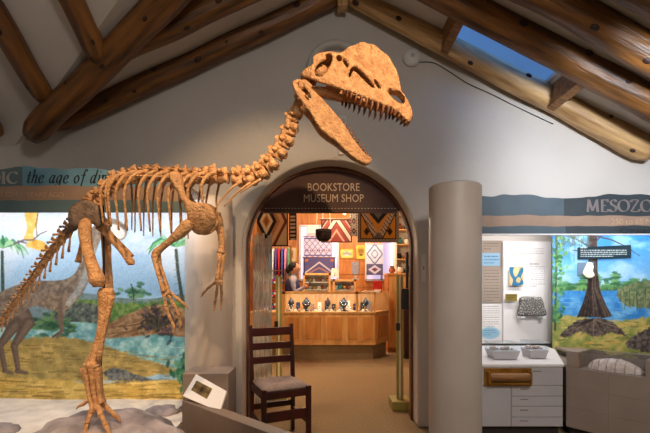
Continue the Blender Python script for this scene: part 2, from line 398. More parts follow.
mat('rock', L(116, 108, 112), L(178, 168, 172), .85, 5, .8, 18)
mat('chair_wood', L(34, 9, 8), L(64, 18, 15), .35, 8, stretch=(1, 1, .2))
mat('cushion', L(142, 124, 118), L(160, 142, 134), .9, 40, .3, 120)
mat('sign_brown', L(70, 34, 22), L(78, 40, 26), .6, 8)
mat('lettering', L(206, 180, 154), None, .5)
mat('arch_wood', L(84, 44, 20), L(122, 72, 36), .5, 6, .1, 20)
mat('brass', L(150, 104, 40), L(190, 140, 64), .35, 10, metal=.75)
mat('black', L(18, 16, 16), None, .5)
mat('steel', L(164, 158, 150), L(190, 184, 176), .4, 8, metal=.1)
mat('white_plastic', L(214, 212, 210), None, .45)
mat('pine', L(206, 148, 80), L(228, 176, 106), .45, 5, .05, 20, stretch=(4, 4, .5))
mat('pine_dark', L(160, 92, 36), L(192, 120, 52), .5, 5, .05, 20, stretch=(.4, 4, 4))
mat('shop_wall', L(176, 100, 36), L(204, 128, 54), .55, 5, .1, 20, stretch=(4, 4, .5))
mat('slate_paint', L(46, 56, 63), L(53, 63, 70), .6, 5)
mat('slate_light', L(68, 84, 95), L(76, 92, 103), .6, 5)
mat('tan_paint', L(146, 120, 102), L(158, 132, 114), .65, 5)
mat('blue_paint', L(92, 138, 158), L(120, 164, 186), .6, 3)
mat('teal_paint', L(84, 108, 116), L(96, 120, 126), .6, 3)
mat('grey_letter', L(118, 110, 110), None, .6)
mat('tan_letter', L(182, 154, 128), None, .6)
mat('pale_letter', L(166, 164, 160), None, .6)
mat('dark_letter', L(34, 40, 46), None, .6)
mat_glass('glass'); mat_print('print'); mat_print('print_gloss', .4)
mat_emit('bulb', (1, .75, .45, 1), 12.)
mat('pedestal', L(150, 138, 66), L(166, 152, 80), .35, 4)
mat('wool_dark', L(44, 26, 20), L(60, 36, 28), .95, 60)
mat('navy', L(26, 26, 62), L(40, 38, 84), .85, 30)
mat('grey_cloth', L(120, 116, 126), L(150, 146, 154), .9, 30)
mat('trousers', L(40, 38, 44), None, .9)
mat('skin', L(170, 112, 80), L(182, 124, 92), .6, 20)
mat('hair', L(12, 9, 9), L(22, 16, 14), .9, 40)
mat('gold', L(210, 160, 70), None, .3, metal=.8)
mat('silver', L(190, 188, 186), None, .25, metal=.8)
mat('cream', L(226, 214, 190), L(236, 226, 204), .7, 10)
mat('red', L(196, 30, 24), None, .5)
mat('leaf', L(40, 92, 52), L(80, 140, 78), .6, 12)
mat('terracotta', L(150, 78, 46), L(176, 100, 62), .7, 8)
mat('turquoise', L(60, 150, 156), None, .4)
mat('fossil_pale', L(200, 172, 158), L(232, 208, 196), .8, 18, .6, 50)
mat('fossil_speckle', L(36, 34, 34), L(176, 172, 166), .7, 110, .4, 60, detail=2, lo=.46, hi=.62)
mat('olive_plaque', L(120, 104, 30), L(134, 118, 44), .5, 10)
mat('daylight_pane', L(220, 220, 235), None, .4)
mat('acrylic_edge', L(214, 218, 222), None, .2)
# ================================================================== STRUCTURE
WY, WT = 3.64, .40                       # gable wall front face and thickness
def zr(x): return 3.87 - .516 * (x - .155)
def zl(x): return 3.87 - .46 * (.155 - x)
def zc(y): return 2.77 + .7 * (3.25 - y) if y > 1.5 else 2.77 + .7 * (3.25 - 1.5) - .7 * (1.5 - y)
CT = .065
struct(MB().bx(-3.6, 3.6, -3.1, 10.4, -.1, 0).build('floor', 'carpet'))
c = MB()
def clip2(poly, fn):
    out = []
    for i in range(len(poly)):
        a, b = poly[i], poly[(i + 1) % len(poly)]; fa, fb = fn(*a), fn(*b)
        if fa >= 0: out.append(a)
        if (fa >= 0) != (fb >= 0): t = fa / (fa - fb); out.append((a[0] + (b[0] - a[0]) * t, a[1] + (b[1] - a[1]) * t))
    return out
for ya, yb in ((-3.1, 1.5), (1.5, 3.8)):
    rect_ = [(-3.6, ya), (.155, ya), (.155, yb), (-3.6, yb)]
    for q, fz_ in ((clip2(rect_, lambda x, y: zl(x) - zc(y)), lambda x, y: zl(x)), (clip2(rect_, lambda x, y: zc(y) - zl(x)), lambda x, y: zc(y))):
        if len(q) > 2: c.add([(x, y, fz_(x, y) + CT) for x, y in q], [tuple(range(len(q)))])
SX0, SX1, SY0, SY1 = 1.05, 1.93, 3.08, 3.52
gx = [.155, SX0, SX1, 3.6]; gy = [-3.1, SY0, SY1, 3.8]
v = [(x, y, zr(x) + CT) for y in gy for x in gx]
c.add(v, [(j * 4 + i, j * 4 + i + 1, j * 4 + 5 + i, j * 4 + 4 + i) for j in range(3) for i in range(3) if (i, j) != (1, 1)])
for (xa, ya, xb, yb) in ((SX0, SY0, SX1, SY0), (SX1, SY0, SX1, SY1), (SX1, SY1, SX0, SY1), (SX0, SY1, SX0, SY0)):   # light well
    c.add([(xa, ya, zr(xa) + CT), (xb, yb, zr(xb) + CT), (xb, yb, zr(xb) + CT + .02), (xa, ya, zr(xa) + CT + .02)], [(0, 1, 2, 3)])
struct(c.build('ceiling', 'ceiling_plaster', fix=False))
ang = math.atan(-.516)
sk = thing('window_1', ((SX0 + SX1) / 2, (SY0 + SY1) / 2, zr((SX0 + SX1) / 2) + CT + .02), 'blue roof window let into the sloping ceiling between two logs', 'window'); struct(sk)
def roofmap(u, w, t): x = SX0 + u; return Vector((x, w, zr(x) + CT + .02 + t))
MB().prism([(-.03, SY0 - .03), (SX1 - SX0 + .03, SY0 - .03), (SX1 - SX0 + .03, SY1 + .03), (-.03, SY1 + .03)], roofmap, .012, .020).build('pane', 'glass', sk)
fr = MB()
for u0, u1, w0, w1 in ((-.05, SX1 - SX0 + .05, SY0 - .05, SY0 + .012), (-.05, SX1 - SX0 + .05, SY1 - .012, SY1 + .05), (-.05, .02, SY0, SY1), (SX1 - SX0 - .02, SX1 - SX0 + .05, SY0, SY1)):
    fr.prism([(u0, w0), (u1, w0), (u1, w1), (u0, w1)], roofmap, 0, .03)
fr.build('window_frame', 'white_plastic', sk)

# gable wall with the arched opening and the alcove on the right
AC, AR, AZ = .045, .80, 1.64
arch = [(AC + AR * math.cos(a), AZ + AR * math.sin(a)) for a in np.linspace(0, math.pi, 33)]
poly = [(-3.6, 0), (-3.6, 3.0), (-2.6, 3.0), (.155, 4.3), (3.6, 2.55), (3.6, 0), (3.42, 0), (3.42, 1.98), (1.22, 1.98), (1.22, 0), (AC + AR, 0)] + arch + [(AC - AR, 0)]
w = MB().prism(poly, lambda u, z, t: Vector((u, WY + t, z)), 0, WT).build('wall_back', 'plaster', bevel=.02); struct(w)
struct(MB().bx(-3.75, -3.6, -3.1, 10.4, 0, 4.4).build('wall_left', 'plaster'))
struct(MB().bx(3.6, 3.75, -3.1, 10.4, 0, 4.4).build('wall_right', 'plaster'))
struct(MB().bx(-3.75, 3.75, -3.25, -3.1, 0, 4.6).build('wall_front', 'plaster'))
# alcove lining behind the gable wall
al = MB().bx(1.14, 1.22, WY + WT, 4.42, 0, 2.06).bx(1.14, 3.6, 4.36, 4.42, 0, 2.06).bx(1.14, 3.6, WY + WT, 4.42, 1.98, 2.06)
struct(al.build('wall_alcove', 'plaster'))
# shop shell
struct(MB().bx(-3.6, 3.6, WY + WT, 10.4, 3.2, 3.26).build('ceiling_shop', 'pine_dark'))
sw = struct(MB().bx(-3.6, 3.6, 10.3, 10.4, 0, 3.2).build('wall_shop', 'shop_wall'))
for k in range(9):
    MB().bx(-3.58, 3.58, 10.275, 10.299, .25 + k * .33, .25 + k * .33 + .318).build('plank', 'shop_wall', sw)
# arch lining and sign
lin_ = thing('trim_1', (AC, WY + .2, 0), 'varnished wood lining of the arched shop doorway', 'door frame'); struct(lin_)
ao = [(AC + AR * math.cos(a), AZ + AR * math.sin(a)) for a in np.linspace(0, math.pi, 33)]; ai = [(AC + (AR - .02) * math.cos(a), AZ + (AR - .02) * math.sin(a)) for a in np.linspace(math.pi, 0, 33)]
MB().prism(ao + ai, lambda u, z, t: Vector((u, WY + .20 + t, z)), 0, .08).build('arch_lining', 'arch_wood', lin_, bevel=.004)
for sx, x in ((1, AC - AR), (-1, AC + AR)):
    MB().bx(x, x + sx * .02, WY + .20, WY + .28, 0, AZ).build('jamb_lining', 'arch_wood', lin_, bevel=.004)
sg = thing('shop_sign', (AC, WY + .2, 2.0), 'dark brown half-round shop sign filling the top of the arch', 'sign')
SZ = 2.022; a0 = math.asin((SZ - AZ) / (AR - .022))
lun = [(AC + (AR - .022) * math.cos(a), AZ + (AR - .022) * math.sin(a)) for a in np.linspace(a0, math.pi - a0, 25)]
MB().prism(lun, lambda u, z, t: Vector((u, WY + .26 + t, z)), 0, .025).build('board', 'sign_brown', sg)
MB().bx(AC - .655, AC + .655, WY + .245, WY + .295, SZ - .018, SZ + .004).build('bottom_edge', 'sign_brown', sg)
for k in range(40): MB().bx(AC - .63 + k * .0323, AC - .63 + k * .0323 + .016, WY + .256, WY + .26, SZ + .022, SZ + .027).build('stitch', 'lettering', sg)
for txt, py in (('BOOKSTORE', 187.6), ('MUSEUM SHOP', 198.6)):
    p = P(333.5, py, WY + .26)
    text_mesh('lettering', txt, MATS['lettering'], sg, lambda u, v_, t, p=p: Vector((p.x + u * .80, WY + .258 - t, p.z + v_)), .108, spacing=1.02)

# logs ------------------------------------------------------------------
def log(name, p0, p1, r0, r1, label, m='log_wood', knots=6, seed=0, kn_dir=(0, -1, -.5)):
    p0, p1 = Vector(p0), Vector(p1); ax = p1 - p0; ln = ax.length; q = ax.to_track_quat('Z', 'Y'); seg, n = 20, 36
    rr = random.Random(seed); v = []
    for i in range(n + 1):
        t = i / n; z = t * ln; r = r0 + (r1 - r0) * t
        e = min(z, ln - z); r *= min(1, .72 + math.sqrt(max(0, e) / .10) * .28) if e < .10 else 1
        bx_, by_ = .018 * mnoise.noise(Vector((z * 1.6, seed, 0))), .018 * mnoise.noise(Vector((z * 1.6, seed + 9, 3)))
        for k in range(seg):
            a = 2 * math.pi * k / seg; rk = r * (1 + .10 * mnoise.noise(Vector((math.cos(a) * 1.4 + seed, math.sin(a) * 1.4, z * 2.6))))
            v.append((bx_ + rk * math.cos(a), by_ + rk * math.sin(a), z))
    mb = MB().add(v, [(i * seg + k, i * seg + (k + 1) % seg, (i + 1) * seg + (k + 1) % seg, (i + 1) * seg + k) for i in range(n) for k in range(seg)] + [tuple(range(seg - 1, -1, -1)), tuple(n * seg + k for k in range(seg))])
    o = mb.build(name, m, loc=(0, 0, 0), smooth=True); o.location = p0; o.rotation_mode = 'QUATERNION'; o.rotation_quaternion = q
    me = o.data
    for p in me.polygons:
        if len(p.vertices) > 4: p.use_smooth = False
    tag(o, label, 'log beam')
    d = q.inverted() @ Vector(kn_dir); base = math.atan2(d.y, d.x)
    for k in range(knots):
        z = ln * (k + rr.uniform(.3, .7)) / knots; a = base + rr.uniform(-.8, .8); r = (r0 + (r1 - r0) * z / ln); s = rr.uniform(.013, .024)
        M = Matrix.Rotation(a, 3, 'Z'); kb = MB().ball((0, 0, 0), (.012, s, s * 1.5), 10, 6, M)
        kb.v = [tuple(Vector(pv) + M @ Vector((r * .985, 0, 0)) + Vector((0, 0, z))) for pv in kb.v]
        kb.build('knot', 'knot', o, smooth=True)
    return o
AP = .155
log('ceiling_log', (AP + .02, 3.52, zr(AP)), (2.88, 3.52, zr(2.88) + .01), .076, .118, 'pale weathered log rafter lying against the white wall, below the roof window', 'log_pale', 8, 1)
log('ceiling_log', (AP - .02, 3.52, zl(AP)), (-2.38, 3.52, zl(-2.38)), .09, .085, 'long log rafter against the gable wall from the ridge down to the left', 'log_wood', 9, 2)
RY = [3.025, 2.65, 2.31, 1.97, 1.62]
RL = ['log rafter on the right slope in front of the roof window, second from the wall', 'log rafter on the right slope, third from the gable wall', 'log rafter in the top right corner of the picture']
for k, y in enumerate(RY[:3]):
    log('ceiling_log', (AP + .03, y, zr(AP)), (3.5, y, zr(3.5)), .105 - .004 * k, .115 - .004 * k, RL[k], 'log_wood', 9, 10 + k)
log('ceiling_log', (AP - .03, 3.04, zl(AP)), (-1.64, 3.04, zl(-1.64)), .088, .09, 'log rafter on the left slope ending on the thick diagonal valley log', 'log_wood', 5, 21)
vp0 = P(32, 136, 3.38); vp1 = P(165, 0, 2.79); vd = (vp1 - vp0)
log('valley_log', vp0, vp0 + vd * 1.75, .100, .105, 'thick diagonal valley log crossing the upper left corner', 'log_wood', 7, 31)
for k, (x, y0, r, lb) in enumerate(((-1.69, 3.0, .085, 'short jack log ending high on the diagonal valley log'), (-2.24, 3.22, .085, 'jack log ending low on the diagonal valley log'), (-2.84, 3.46, .085, 'log end peeping in at the left edge above the blue banner'))):
    z0 = zc(y0) + (.04 if k == 0 else 0.0) - (.02 if k == 2 else 0)
    log('jack_log', (x, y0, z0), (x, y0 - 1.6, z0 + .7 * 1.6), r, r, lb, 'log_wood', 6, 40 + k)
tag(MB().bx(AP - .045, AP + .045, 3.46, 3.56, 3.72, 4.05).build('ridge_post', 'log_pale', bevel=.01), 'short wooden post where the two gable log rafters meet at the ridge', 'post')
# lumber blocks closing the roof window at both ends
for x, h, lb in ((1.035, .13, 'board closing the upper end of the roof window between two logs'), (1.97, .17, 'wide lumber block closing the lower end of the roof window')):
    mb = MB().prism([(3.0, -.10), (3.5, -.10), (3.5, CT - .003), (3.0, CT - .003)], lambda y, z, t, x=x: Vector((x + t + .0 * z, y, zr(x) + z - .516 * t)), -.03, .03)
    tag(mb.build('blocking_board', 'lumber', bevel=.004), lb, 'board')
# fixtures on the gable wall
mb = MB()
ring = [(.200, -.01), (.256, -.01), (.258, .06), (.250, .085), (.212, .087), (.202, .06)]
RX = Matrix.Rotation(math.pi / 2, 3, 'X')
n = 48; v = []
for i in range(n):
    a = 2 * math.pi * i / n
    for r, h in ring: v.append((.09 + r * math.cos(a), WY - h, 3.235 + r * math.sin(a)))
mb.add(v, [(i * 6 + k, i * 6 + (k + 1) % 6, ((i + 1) % n) * 6 + (k + 1) % 6, ((i + 1) % n) * 6 + k) for i in range(n) for k in range(6)])
tag(mb.build('wall_medallion', 'plaster', smooth=True), 'round plaster ring on the gable wall behind the skull crest', 'wall ring')
sd = thing('smoke_detector', (.785, WY, 3.36), 'round white smoke detector on the wall right of the skull', 'smoke detector')
MB().lathe((.785, WY - .001, 3.36), [(.075, 0), (.082, .012), (.08, .03), (.066, .046), (.03, .055), (.001, .056)], 24, RX).build('dome', 'white_plastic', sd, smooth=True)
MB().lathe((.785, WY - .05, 3.36), [(.018, 0), (.018, .008), (.001, .009)], 12, RX).build('sensor_cap', 'laminate', sd, smooth=True)
for (px, py, w_, h_, lb) in ((343, 122, .06, .10, 'small white junction box on the gable wall behind the open jaws'), (341, 151, .05, .08, 'small wall sensor box just above the brown arch sign')):
    p = P(px, py, WY); t = thing('wall_box', (p.x, WY, p.z - h_ / 2), lb, 'wall box')
    MB().bx(p.x - w_ / 2, p.x + w_ / 2, WY - .025, WY + .002, p.z - h_ / 2, p.z + h_ / 2).build('housing', 'white_plastic', t, bevel=.005)
    MB().bx(p.x - w_ / 4, p.x + w_ / 4, WY - .03, WY - .024, p.z - h_ / 5, p.z + h_ / 5).build('cover', 'laminate', t, bevel=.002)
cb = [P(x, y, WY - .006) for x, y in ((419, 62), (434, 63), (450, 72), (467, 83), (490, 93.5), (512, 104.5), (553, 124))]
tag(MB().tube(cb, [.004, .004], 6, 40).build('cable', 'black', smooth=True), 'thin dark cable sagging along the wall below the pale log', 'cable')

# pillars ------------------------------------------------------------------
def pillar(cx, cy, r, h, lb):
    t = thing('round_pillar', (cx, cy, 0), lb, 'pillar')
    MB().lathe((cx, cy, 0), [(r, 0), (r, h - .012), (r - .012, h), (.001, h)], 48).build('shaft', 'pillar', t); arcsmooth(t.children[0])
    MB().lathe((cx, cy, 0), [(r + .006, 0), (r + .006, .05), (r + .001, .056)], 48).build('base_ring', 'taupe', t); arcsmooth(t.children[1])
    return t
pillar(.981, 3.02, .191, 2.045, 'tall grey-beige round pillar right of the arch')
pillar(-.985, 3.40, .195, 2.03, 'grey round pillar between the left mural and the arch')

# ================================================================== LEFT DISPLAY
MY = 3.50
sky_t = np.array((214, 228, 246.)); sky_b = np.array((164, 203, 235.))
def paint_left(p):
    X, Y = p.X, p.Y
    t = np.clip((Y - 213) / 85, 0, 1)[:, None]; p.C = np.array((190, 214, 242.)) * (1 - t) + np.array((150, 194, 230.)) * t
    cl = np.clip((fbm(X * .022, Y * .04, 3) - .42) * 5, 0, 1) * np.clip((300 - Y) / 60, 0, 1) * .7; p.mix(cl, (236, 241, 250))
    lf = np.clip((70 - X) / 60, 0, 1) * np.clip((275 - Y) / 50, 0, 1); p.mix(lf * .6, (240, 244, 252))
    p.poly([(-45, 300), (40, 299), (80, 293), (110, 297), (150, 299), (190, 297), (190, 345), (-45, 345)], (120, 146, 160), 1, c2=(96, 122, 118), ns=.2)
    p.poly([(60, 305), (85, 299), (120, 303), (190, 301), (190, 320), (60, 322)], (70, 112, 62), 1.2, c2=(120, 148, 84), ns=.35, wob=5)
    p.poly([(55, 312), (75, 303), (100, 306), (104, 322), (75, 330), (52, 328)], (58, 70, 74), 1, c2=(116, 130, 120), ns=.3, wob=5)
    p.dabs(lambda: (random.gauss(134, 6), random.gauss(293, 3.5)), 40, 3, 1.5, [(70, 120, 96), (52, 96, 78), (110, 156, 120)])
    p.line([(134, 300), (133, 290), (131, 284)], 1.2, (60, 72, 62))
    # stream
    p.poly([(-45, 330), (30, 326), (80, 322), (130, 330), (190, 334), (190, 378), (160, 372), (120, 356), (60, 342), (-45, 345)], (96, 160, 172), 1, c2=(168, 212, 216), ns=.18)
    for i in range(60):
        x = random.uniform(-40, 185); y = random.uniform(328, 372); p.line([(x, y), (x + random.uniform(6, 16), y + random.uniform(-.6, 1.5))], .8, random.choice([(206, 232, 232), (70, 130, 140), (130, 190, 190)]), a=.6)
    p.dabs(lambda: (random.uniform(30, 75), random.gauss(326, 4)), 60, 4, 1.6, [(60, 104, 74), (40, 78, 64), (96, 140, 90)], .7)
    # fallen trunk
    p.poly([(98, 333), (112, 322), (135, 311), (158, 305), (176, 306), (186, 313), (186, 336), (160, 334), (130, 337), (104, 338)], (136, 104, 78), 1, c2=(178, 146, 108), ns=.3)
    for i in range(26):
        x = random.uniform(104, 172); y = 336 - (x - 100) * .22 + random.uniform(-9, 6); p.line([(x, y), (x + random.uniform(8, 18), y - random.uniform(2, 5))], .8, random.choice([(96, 70, 52), (196, 166, 124), (112, 84, 60)]), a=.7)
    p.dabs(lambda: (random.gauss(158, 11), random.gauss(322, 8)), 110, 3, 1.2, [(66, 56, 72), (48, 46, 50), (88, 84, 66), (96, 80, 92)], .7, 1.4)
    for i in range(40):
        a = random.uniform(3.4, 6.0); l = random.uniform(8, 20); p.line([(158, 328), (158 + math.cos(a) * l, 328 + math.sin(a) * l)], .9, random.choice([(58, 60, 50), (96, 104, 76), (52, 46, 58)]), .4, a=.8)
    # banks
    p.poly([(-45, 350), (0, 341), (50, 337), (85, 340), (120, 351), (160, 364), (178, 371), (150, 376), (100, 380), (-45, 384)], (150, 134, 82), 1.2, c2=(192, 170, 104), ns=.12, wob=5)
    for i in range(150):
        x = random.uniform(-40, 170); y = 342 + abs(x - 40) * .1 + random.uniform(0, 32); p.line([(x, y), (x + random.uniform(5, 16), y + random.uniform(-1, 1))], random.uniform(.7, 1.6), random.choice([(120, 104, 62), (208, 186, 118), (98, 88, 60), (176, 150, 84)]), a=.55)
    p.poly([(104, 372), (118, 368), (140, 376), (165, 382), (140, 384), (112, 381)], (70, 78, 84), 1, c2=(120, 126, 128), ns=.35, wob=3)
    p.poly([(-45, 384), (30, 378), (100, 383), (190, 382), (190, 420), (-45, 420)], (188, 160, 84), 2, c2=(220, 192, 112), ns=.12, wob=4)
    for i in range(130):
        x = random.uniform(-40, 180); y = random.uniform(380, 402); p.line([(x, y), (x + random.uniform(8, 24), y + random.uniform(-1, 1))], random.uniform(.7, 1.8), random.choice([(150, 122, 62), (232, 208, 132), (128, 106, 60), (204, 170, 92)]), a=.55)
    p.dabs(lambda: (random.gauss(182, 5), random.gauss(372, 8)), 50, 1.4, 3, [(60, 120, 90), (90, 150, 110), (40, 90, 80)], .8, .3)
    # palms
    for cx, cy, tr, R in ((3, 247, [(2, 252), (3, 296)], 26), (176, 246, [(176, 250), (178, 272), (183, 304)], 33)):
        p.line(tr, 3, (70, 84, 76), 3.6); 
        for i in range(6): p.line([(tr[0][0] - 1.4, tr[0][1] + 6 + i * 7), (tr[0][0] + 2.4, tr[0][1] + 5 + i * 7)], .7, (116, 128, 112), a=.7)
        for i in range(40):
            a = random.uniform(-3.5, .36); l = R * random.uniform(.55, 1); ca = math.cos(a); sa = abs(math.sin(a))
            p.line([(cx, cy), (cx + ca * l * .55, cy - sa * l * .32 - 2.5), (cx + ca * l * .85, cy - sa * l * .34 + 2.5 * abs(ca)), (cx + ca * l, cy - sa * l * .25 + 12 * abs(ca) * random.uniform(.5, 1))], 2.6, random.choice([(80, 158, 104), (132, 198, 146), (56, 128, 92), (170, 216, 170)]), .7, a=.85)
    # flying reptile
    p.poly([(25, 213), (36, 211), (38, 222), (33, 234), (36, 241), (24, 240), (27, 228)], (226, 178, 84), .8, c2=(240, 206, 126), ns=.2)
    p.poly([(30, 241), (40, 240), (48, 246), (51, 254), (44, 252), (34, 249), (26, 246)], (214, 160, 66), .8, c2=(236, 196, 110), ns=.2)
    p.line([(14, 244), (24, 240), (33, 240), (40, 234), (47, 231)], 2.2, (120, 112, 116), .9); p.line([(18, 241), (26, 243)], 1.6, (110, 104, 108)); p.line([(38, 213), (36, 224), (37, 236)], 1., (130, 110, 84))
    # painted long-necked animal
    skin, skin2 = (112, 98, 88), (150, 134, 118)
    for (a, b, wa, wb) in (((0, 306), (14, 326), 24, 14), ((14, 326), (0, 345), 12, 7), ((0, 345), (5, 370), 6, 5), ((4, 371), (12, 373), 4, 3), ((13, 303), (28, 323), 26, 13), ((28, 323), (14, 346), 12, 7), ((14, 346), (18, 369), 6.5, 5), ((17, 371), (27, 373), 4.5, 3)):
        p.line([a, b], wa, (98, 84, 76), wb, .9); p.line([(a[0] + 1, a[1]), (b[0] + 1, b[1])], wa * .5, (134, 118, 106), wb * .5, 2.5, a=.6)
    for leg in () and ([(-6, 312), (12, 318), (24, 328), (18, 342), (12, 352), (14, 366), (18, 373), (5, 373), (3, 356), (2, 342)], [(14, 318), (32, 322), (26, 340), (18, 350), (19, 364), (26, 373), (14, 373), (12, 354), (10, 340)]):
        p.poly(leg, skin, .8, c2=(132, 118, 106), ns=.4)
    p.poly([(-45, 312), (-20, 300), (0, 292), (17, 285), (35, 281), (62, 280), (75, 273), (81, 259), (86, 243), (92, 228), (104, 219), (118, 220), (127, 229), (124, 239), (114, 240), (104, 236), (98, 246), (93, 262), (90, 277), (82, 294), (70, 307), (62, 312), (48, 309), (34, 306), (20, 314), (-5, 326), (-45, 330)], skin, .8, c2=skin2, ns=.35)
    p.poly([(89, 248), (96, 250), (92, 266), (88, 280), (80, 294), (70, 306), (66, 302), (76, 288), (84, 270)], (144, 146, 146), 2, c2=(172, 172, 168), ns=.4)
    p.poly([(112, 224), (124, 230), (123, 238), (112, 238)], (214, 214, 210), 1.5)
    p.line([(62, 300), (60, 316), (62, 330), (57, 337)], 7, skin, 3, .8); p.line([(58, 333), (53, 337)], 2, (90, 78, 70)); p.line([(64, 296), (64, 314)], 4, skin2, 2, 1.2, a=.6)
    tx = (fbm(X * .9, Y * .9, 77) - .5) * 34; p.C += tx[:, None]; g = np.clip((Y - 296) / 80, 0, 1)[:, None]; p.C = p.C * (1 + .14 * g)  # paint brightened towards the bottom to offset the strip light's fall-off
x0 = -3.3; x1 = (188 - CX) / F * MY
zb, zt = .28, 2.06
lm = board('mural', (x0, MY, zb), (x1 - x0, 0, 0), (0, 0, zt - zb), .03, 320, 260, paint_left)
tag(lm, 'large painted mural of a prehistoric river plain behind the skeleton', 'mural')
# platform of pale sand with the rock
def hmap(x, y): return .30 + .012 * mnoise.noise(Vector((x * 3, y * 3, 0)))
px_ = [-3.3 + i * 2.255 / 46 for i in range(47)]; py_ = [1.7 + i * 1.80 / 36 for i in range(37)]
def pxr(x, y): return x
pm = MB(); v = [(x, y, hmap(x, y)) for y in py_ for x in px_]
nx_, ny_ = 47, 37
pm.add(v, [(j * nx_ + i, j * nx_ + i + 1, (j + 1) * nx_ + i + 1, (j + 1) * nx_ + i) for j in range(ny_ - 1) for i in range(nx_ - 1) if px_[i + 1] < -1.185 or py_[j + 1] < 3.18])
pm.bx(-3.3, -1.045, 1.7, 3.18, 0, .285).bx(-3.3, -1.19, 3.18, 3.5, 0, .285)
pl = pm.build('display_platform', 'sand', fix=False); arcsmooth(pl); tag(pl, 'low white sand-covered platform under the skeleton', 'platform')
rk = MB(); RC = Vector((-1.36, 2.46, .235)); RR = Vector((.50, .42, .275)); n1, n2 = 40, 24; v = []
def rockp(d):
    d = d.normalized(); k = 1 + .16 * mnoise.noise(d * 1.7 + Vector((3, 1, 2))) + .07 * mnoise.noise(d * 5) + .03 * mnoise.noise(d * 13)
    return Vector((RC.x + d.x * RR.x * k, RC.y + d.y * RR.y * k, RC.z + d.z * RR.z * k))
for j in range(n2 + 1):
    th = math.pi * j / n2
    for i in range(n1): a = 2 * math.pi * i / n1; v.append(rockp(Vector((math.sin(th) * math.cos(a) + 1e-5, math.sin(th) * math.sin(a), math.cos(th)))))
rk.add(v, [(j * n1 + i, j * n1 + (i + 1) % n1, (j + 1) * n1 + (i + 1) % n1, (j + 1) * n1 + i) for j in range(n2) for i in range(n1)])
tag(rk.build('boulder', 'rock', smooth=True, loc=(RC.x, RC.y, .3)), 'smooth grey boulder under the clawed foot of the skeleton', 'rock')
for (x, y, s, lb) in ((-1.27, 3.12, .10, 'pale low rock between the boulder and the display box'), (-2.2, 2.72, .09, 'small flat stone on the sand at the left edge')):
    mb = MB(); v = []
    for j in range(13):
        th = math.pi * j / 12
        for i in range(20):
            a = 2 * math.pi * i / 20; d = Vector((math.sin(th) * math.cos(a), math.sin(th) * math.sin(a), math.cos(th))); k = 1 + .25 * mnoise.noise(d * 2 + Vector((x, y, 0)))
            v.append((x + d.x * s * 1.25 * k, y + d.y * s * k, .31 + d.z * s * .5 * k))
    mb.add(v, [(j * 20 + i, j * 20 + (i + 1) % 20, (j + 1) * 20 + (i + 1) % 20, (j + 1) * 20 + i) for j in range(12) for i in range(20)])
    tag(mb.build('stone', 'rock', smooth=True), lb, 'rock')

# banners: three wavy layers each
def wave_layer(mb, xa, xb, ztop, zbot, y, th, seed, amp, n=90, botwave=0.):
    up = []; dn = []
    for i in range(n + 1):
        x = xa + (xb - xa) * i / n; w_ = mnoise.noise(Vector((x * 3.1, seed * 7.3, 0))) + .45 * mnoise.noise(Vector((x * 8, seed * 3.1, 5)))
        up.append((x, ztop + amp * w_)); dn.append((x, zbot + botwave * mnoise.noise(Vector((x * 4, seed, 9)))))
    v = []
    for (x, a), (_, b) in zip(up, dn): v += [(x, y, a), (x, y, b), (x, y + th, a), (x, y + th, b)]
    f = []
    for i in range(n): o = 4 * i; f += [(o, o + 4, o + 5, o + 1), (o + 2, o + 3, o + 7, o + 6), (o, o + 2, o + 6, o + 4), (o + 1, o + 5, o + 7, o + 3)]
    f += [(0, 1, 3, 2), (4 * n, 4 * n + 2, 4 * n + 3, 4 * n + 1)]
    return mb.add(v, f)
BY = 2.86
def zpx(py, d): return EYE + (HY - py) / F * d
def xpx(px, d): return (px - CX) / F * d
bl = thing('banner', (xpx(90, BY), BY, zpx(213, BY)), 'blue and tan wavy banner over the left mural, lettered the age of dinosaurs', 'banner')
xl, xm, xr = xpx(-80, BY), xpx(22.5, BY), xpx(190, BY)
wave_layer(MB(), xl, xm, zpx(169, BY), zpx(190, BY), BY, .012, 1, .030).build('upper_layer', 'teal_paint', bl)
wave_layer(MB(), xm, xpx(162, BY), zpx(168, BY), zpx(190, BY), BY, .012, 1, .030).build('upper_layer', 'blue_paint', bl)
wave_layer(MB(), xl, xr, zpx(186.5, BY), zpx(204, BY), BY - .012, .012, 2, .016).build('middle_layer', 'tan_paint', bl)
wave_layer(MB(), xl, xr, zpx(201, BY), zpx(213, BY), BY - .024, .012, 3, .016).build('lower_layer', 'teal_paint', bl)
tag(MB().bx(xl, xr, BY + .014, BY + .62, zpx(189, BY), zpx(189, BY) + .02).build('banner_canopy', 'taupe'), 'flat board joining the left banner to the wall above the mural', 'board')
fm = lambda px, py, d=BY: (lambda u, v_, t: Vector((xpx(px, d) + u, d - .002 - t, zpx(py, d) + v_)))
pen_text('lettering', 'the age of dinosaurs', MATS['dark_letter'], bl, fm(26.5, 187.0 - 4.0), .0545, slant=.12)
pen_text('lettering', 'MESOZOIC', MATS['pale_letter'], bl, fm(-64, 183.5), .080, w=.24, wmin=.08)
d2 = BY - .014
text_mesh('lettering', '250 to 65 MILLION', MATS['tan_letter'], bl, lambda u, v_, t: Vector((xpx(17.5, d2) + u, d2 - t, zpx(194.5, d2) + v_)), .05, 'RIGHT')
text_mesh('lettering', 'YEARS AGO', MATS['tan_letter'], bl, lambda u, v_, t: Vector((xpx(26.5, d2) + u, d2 - t, zpx(195, d2) + v_)), .05, 'LEFT')

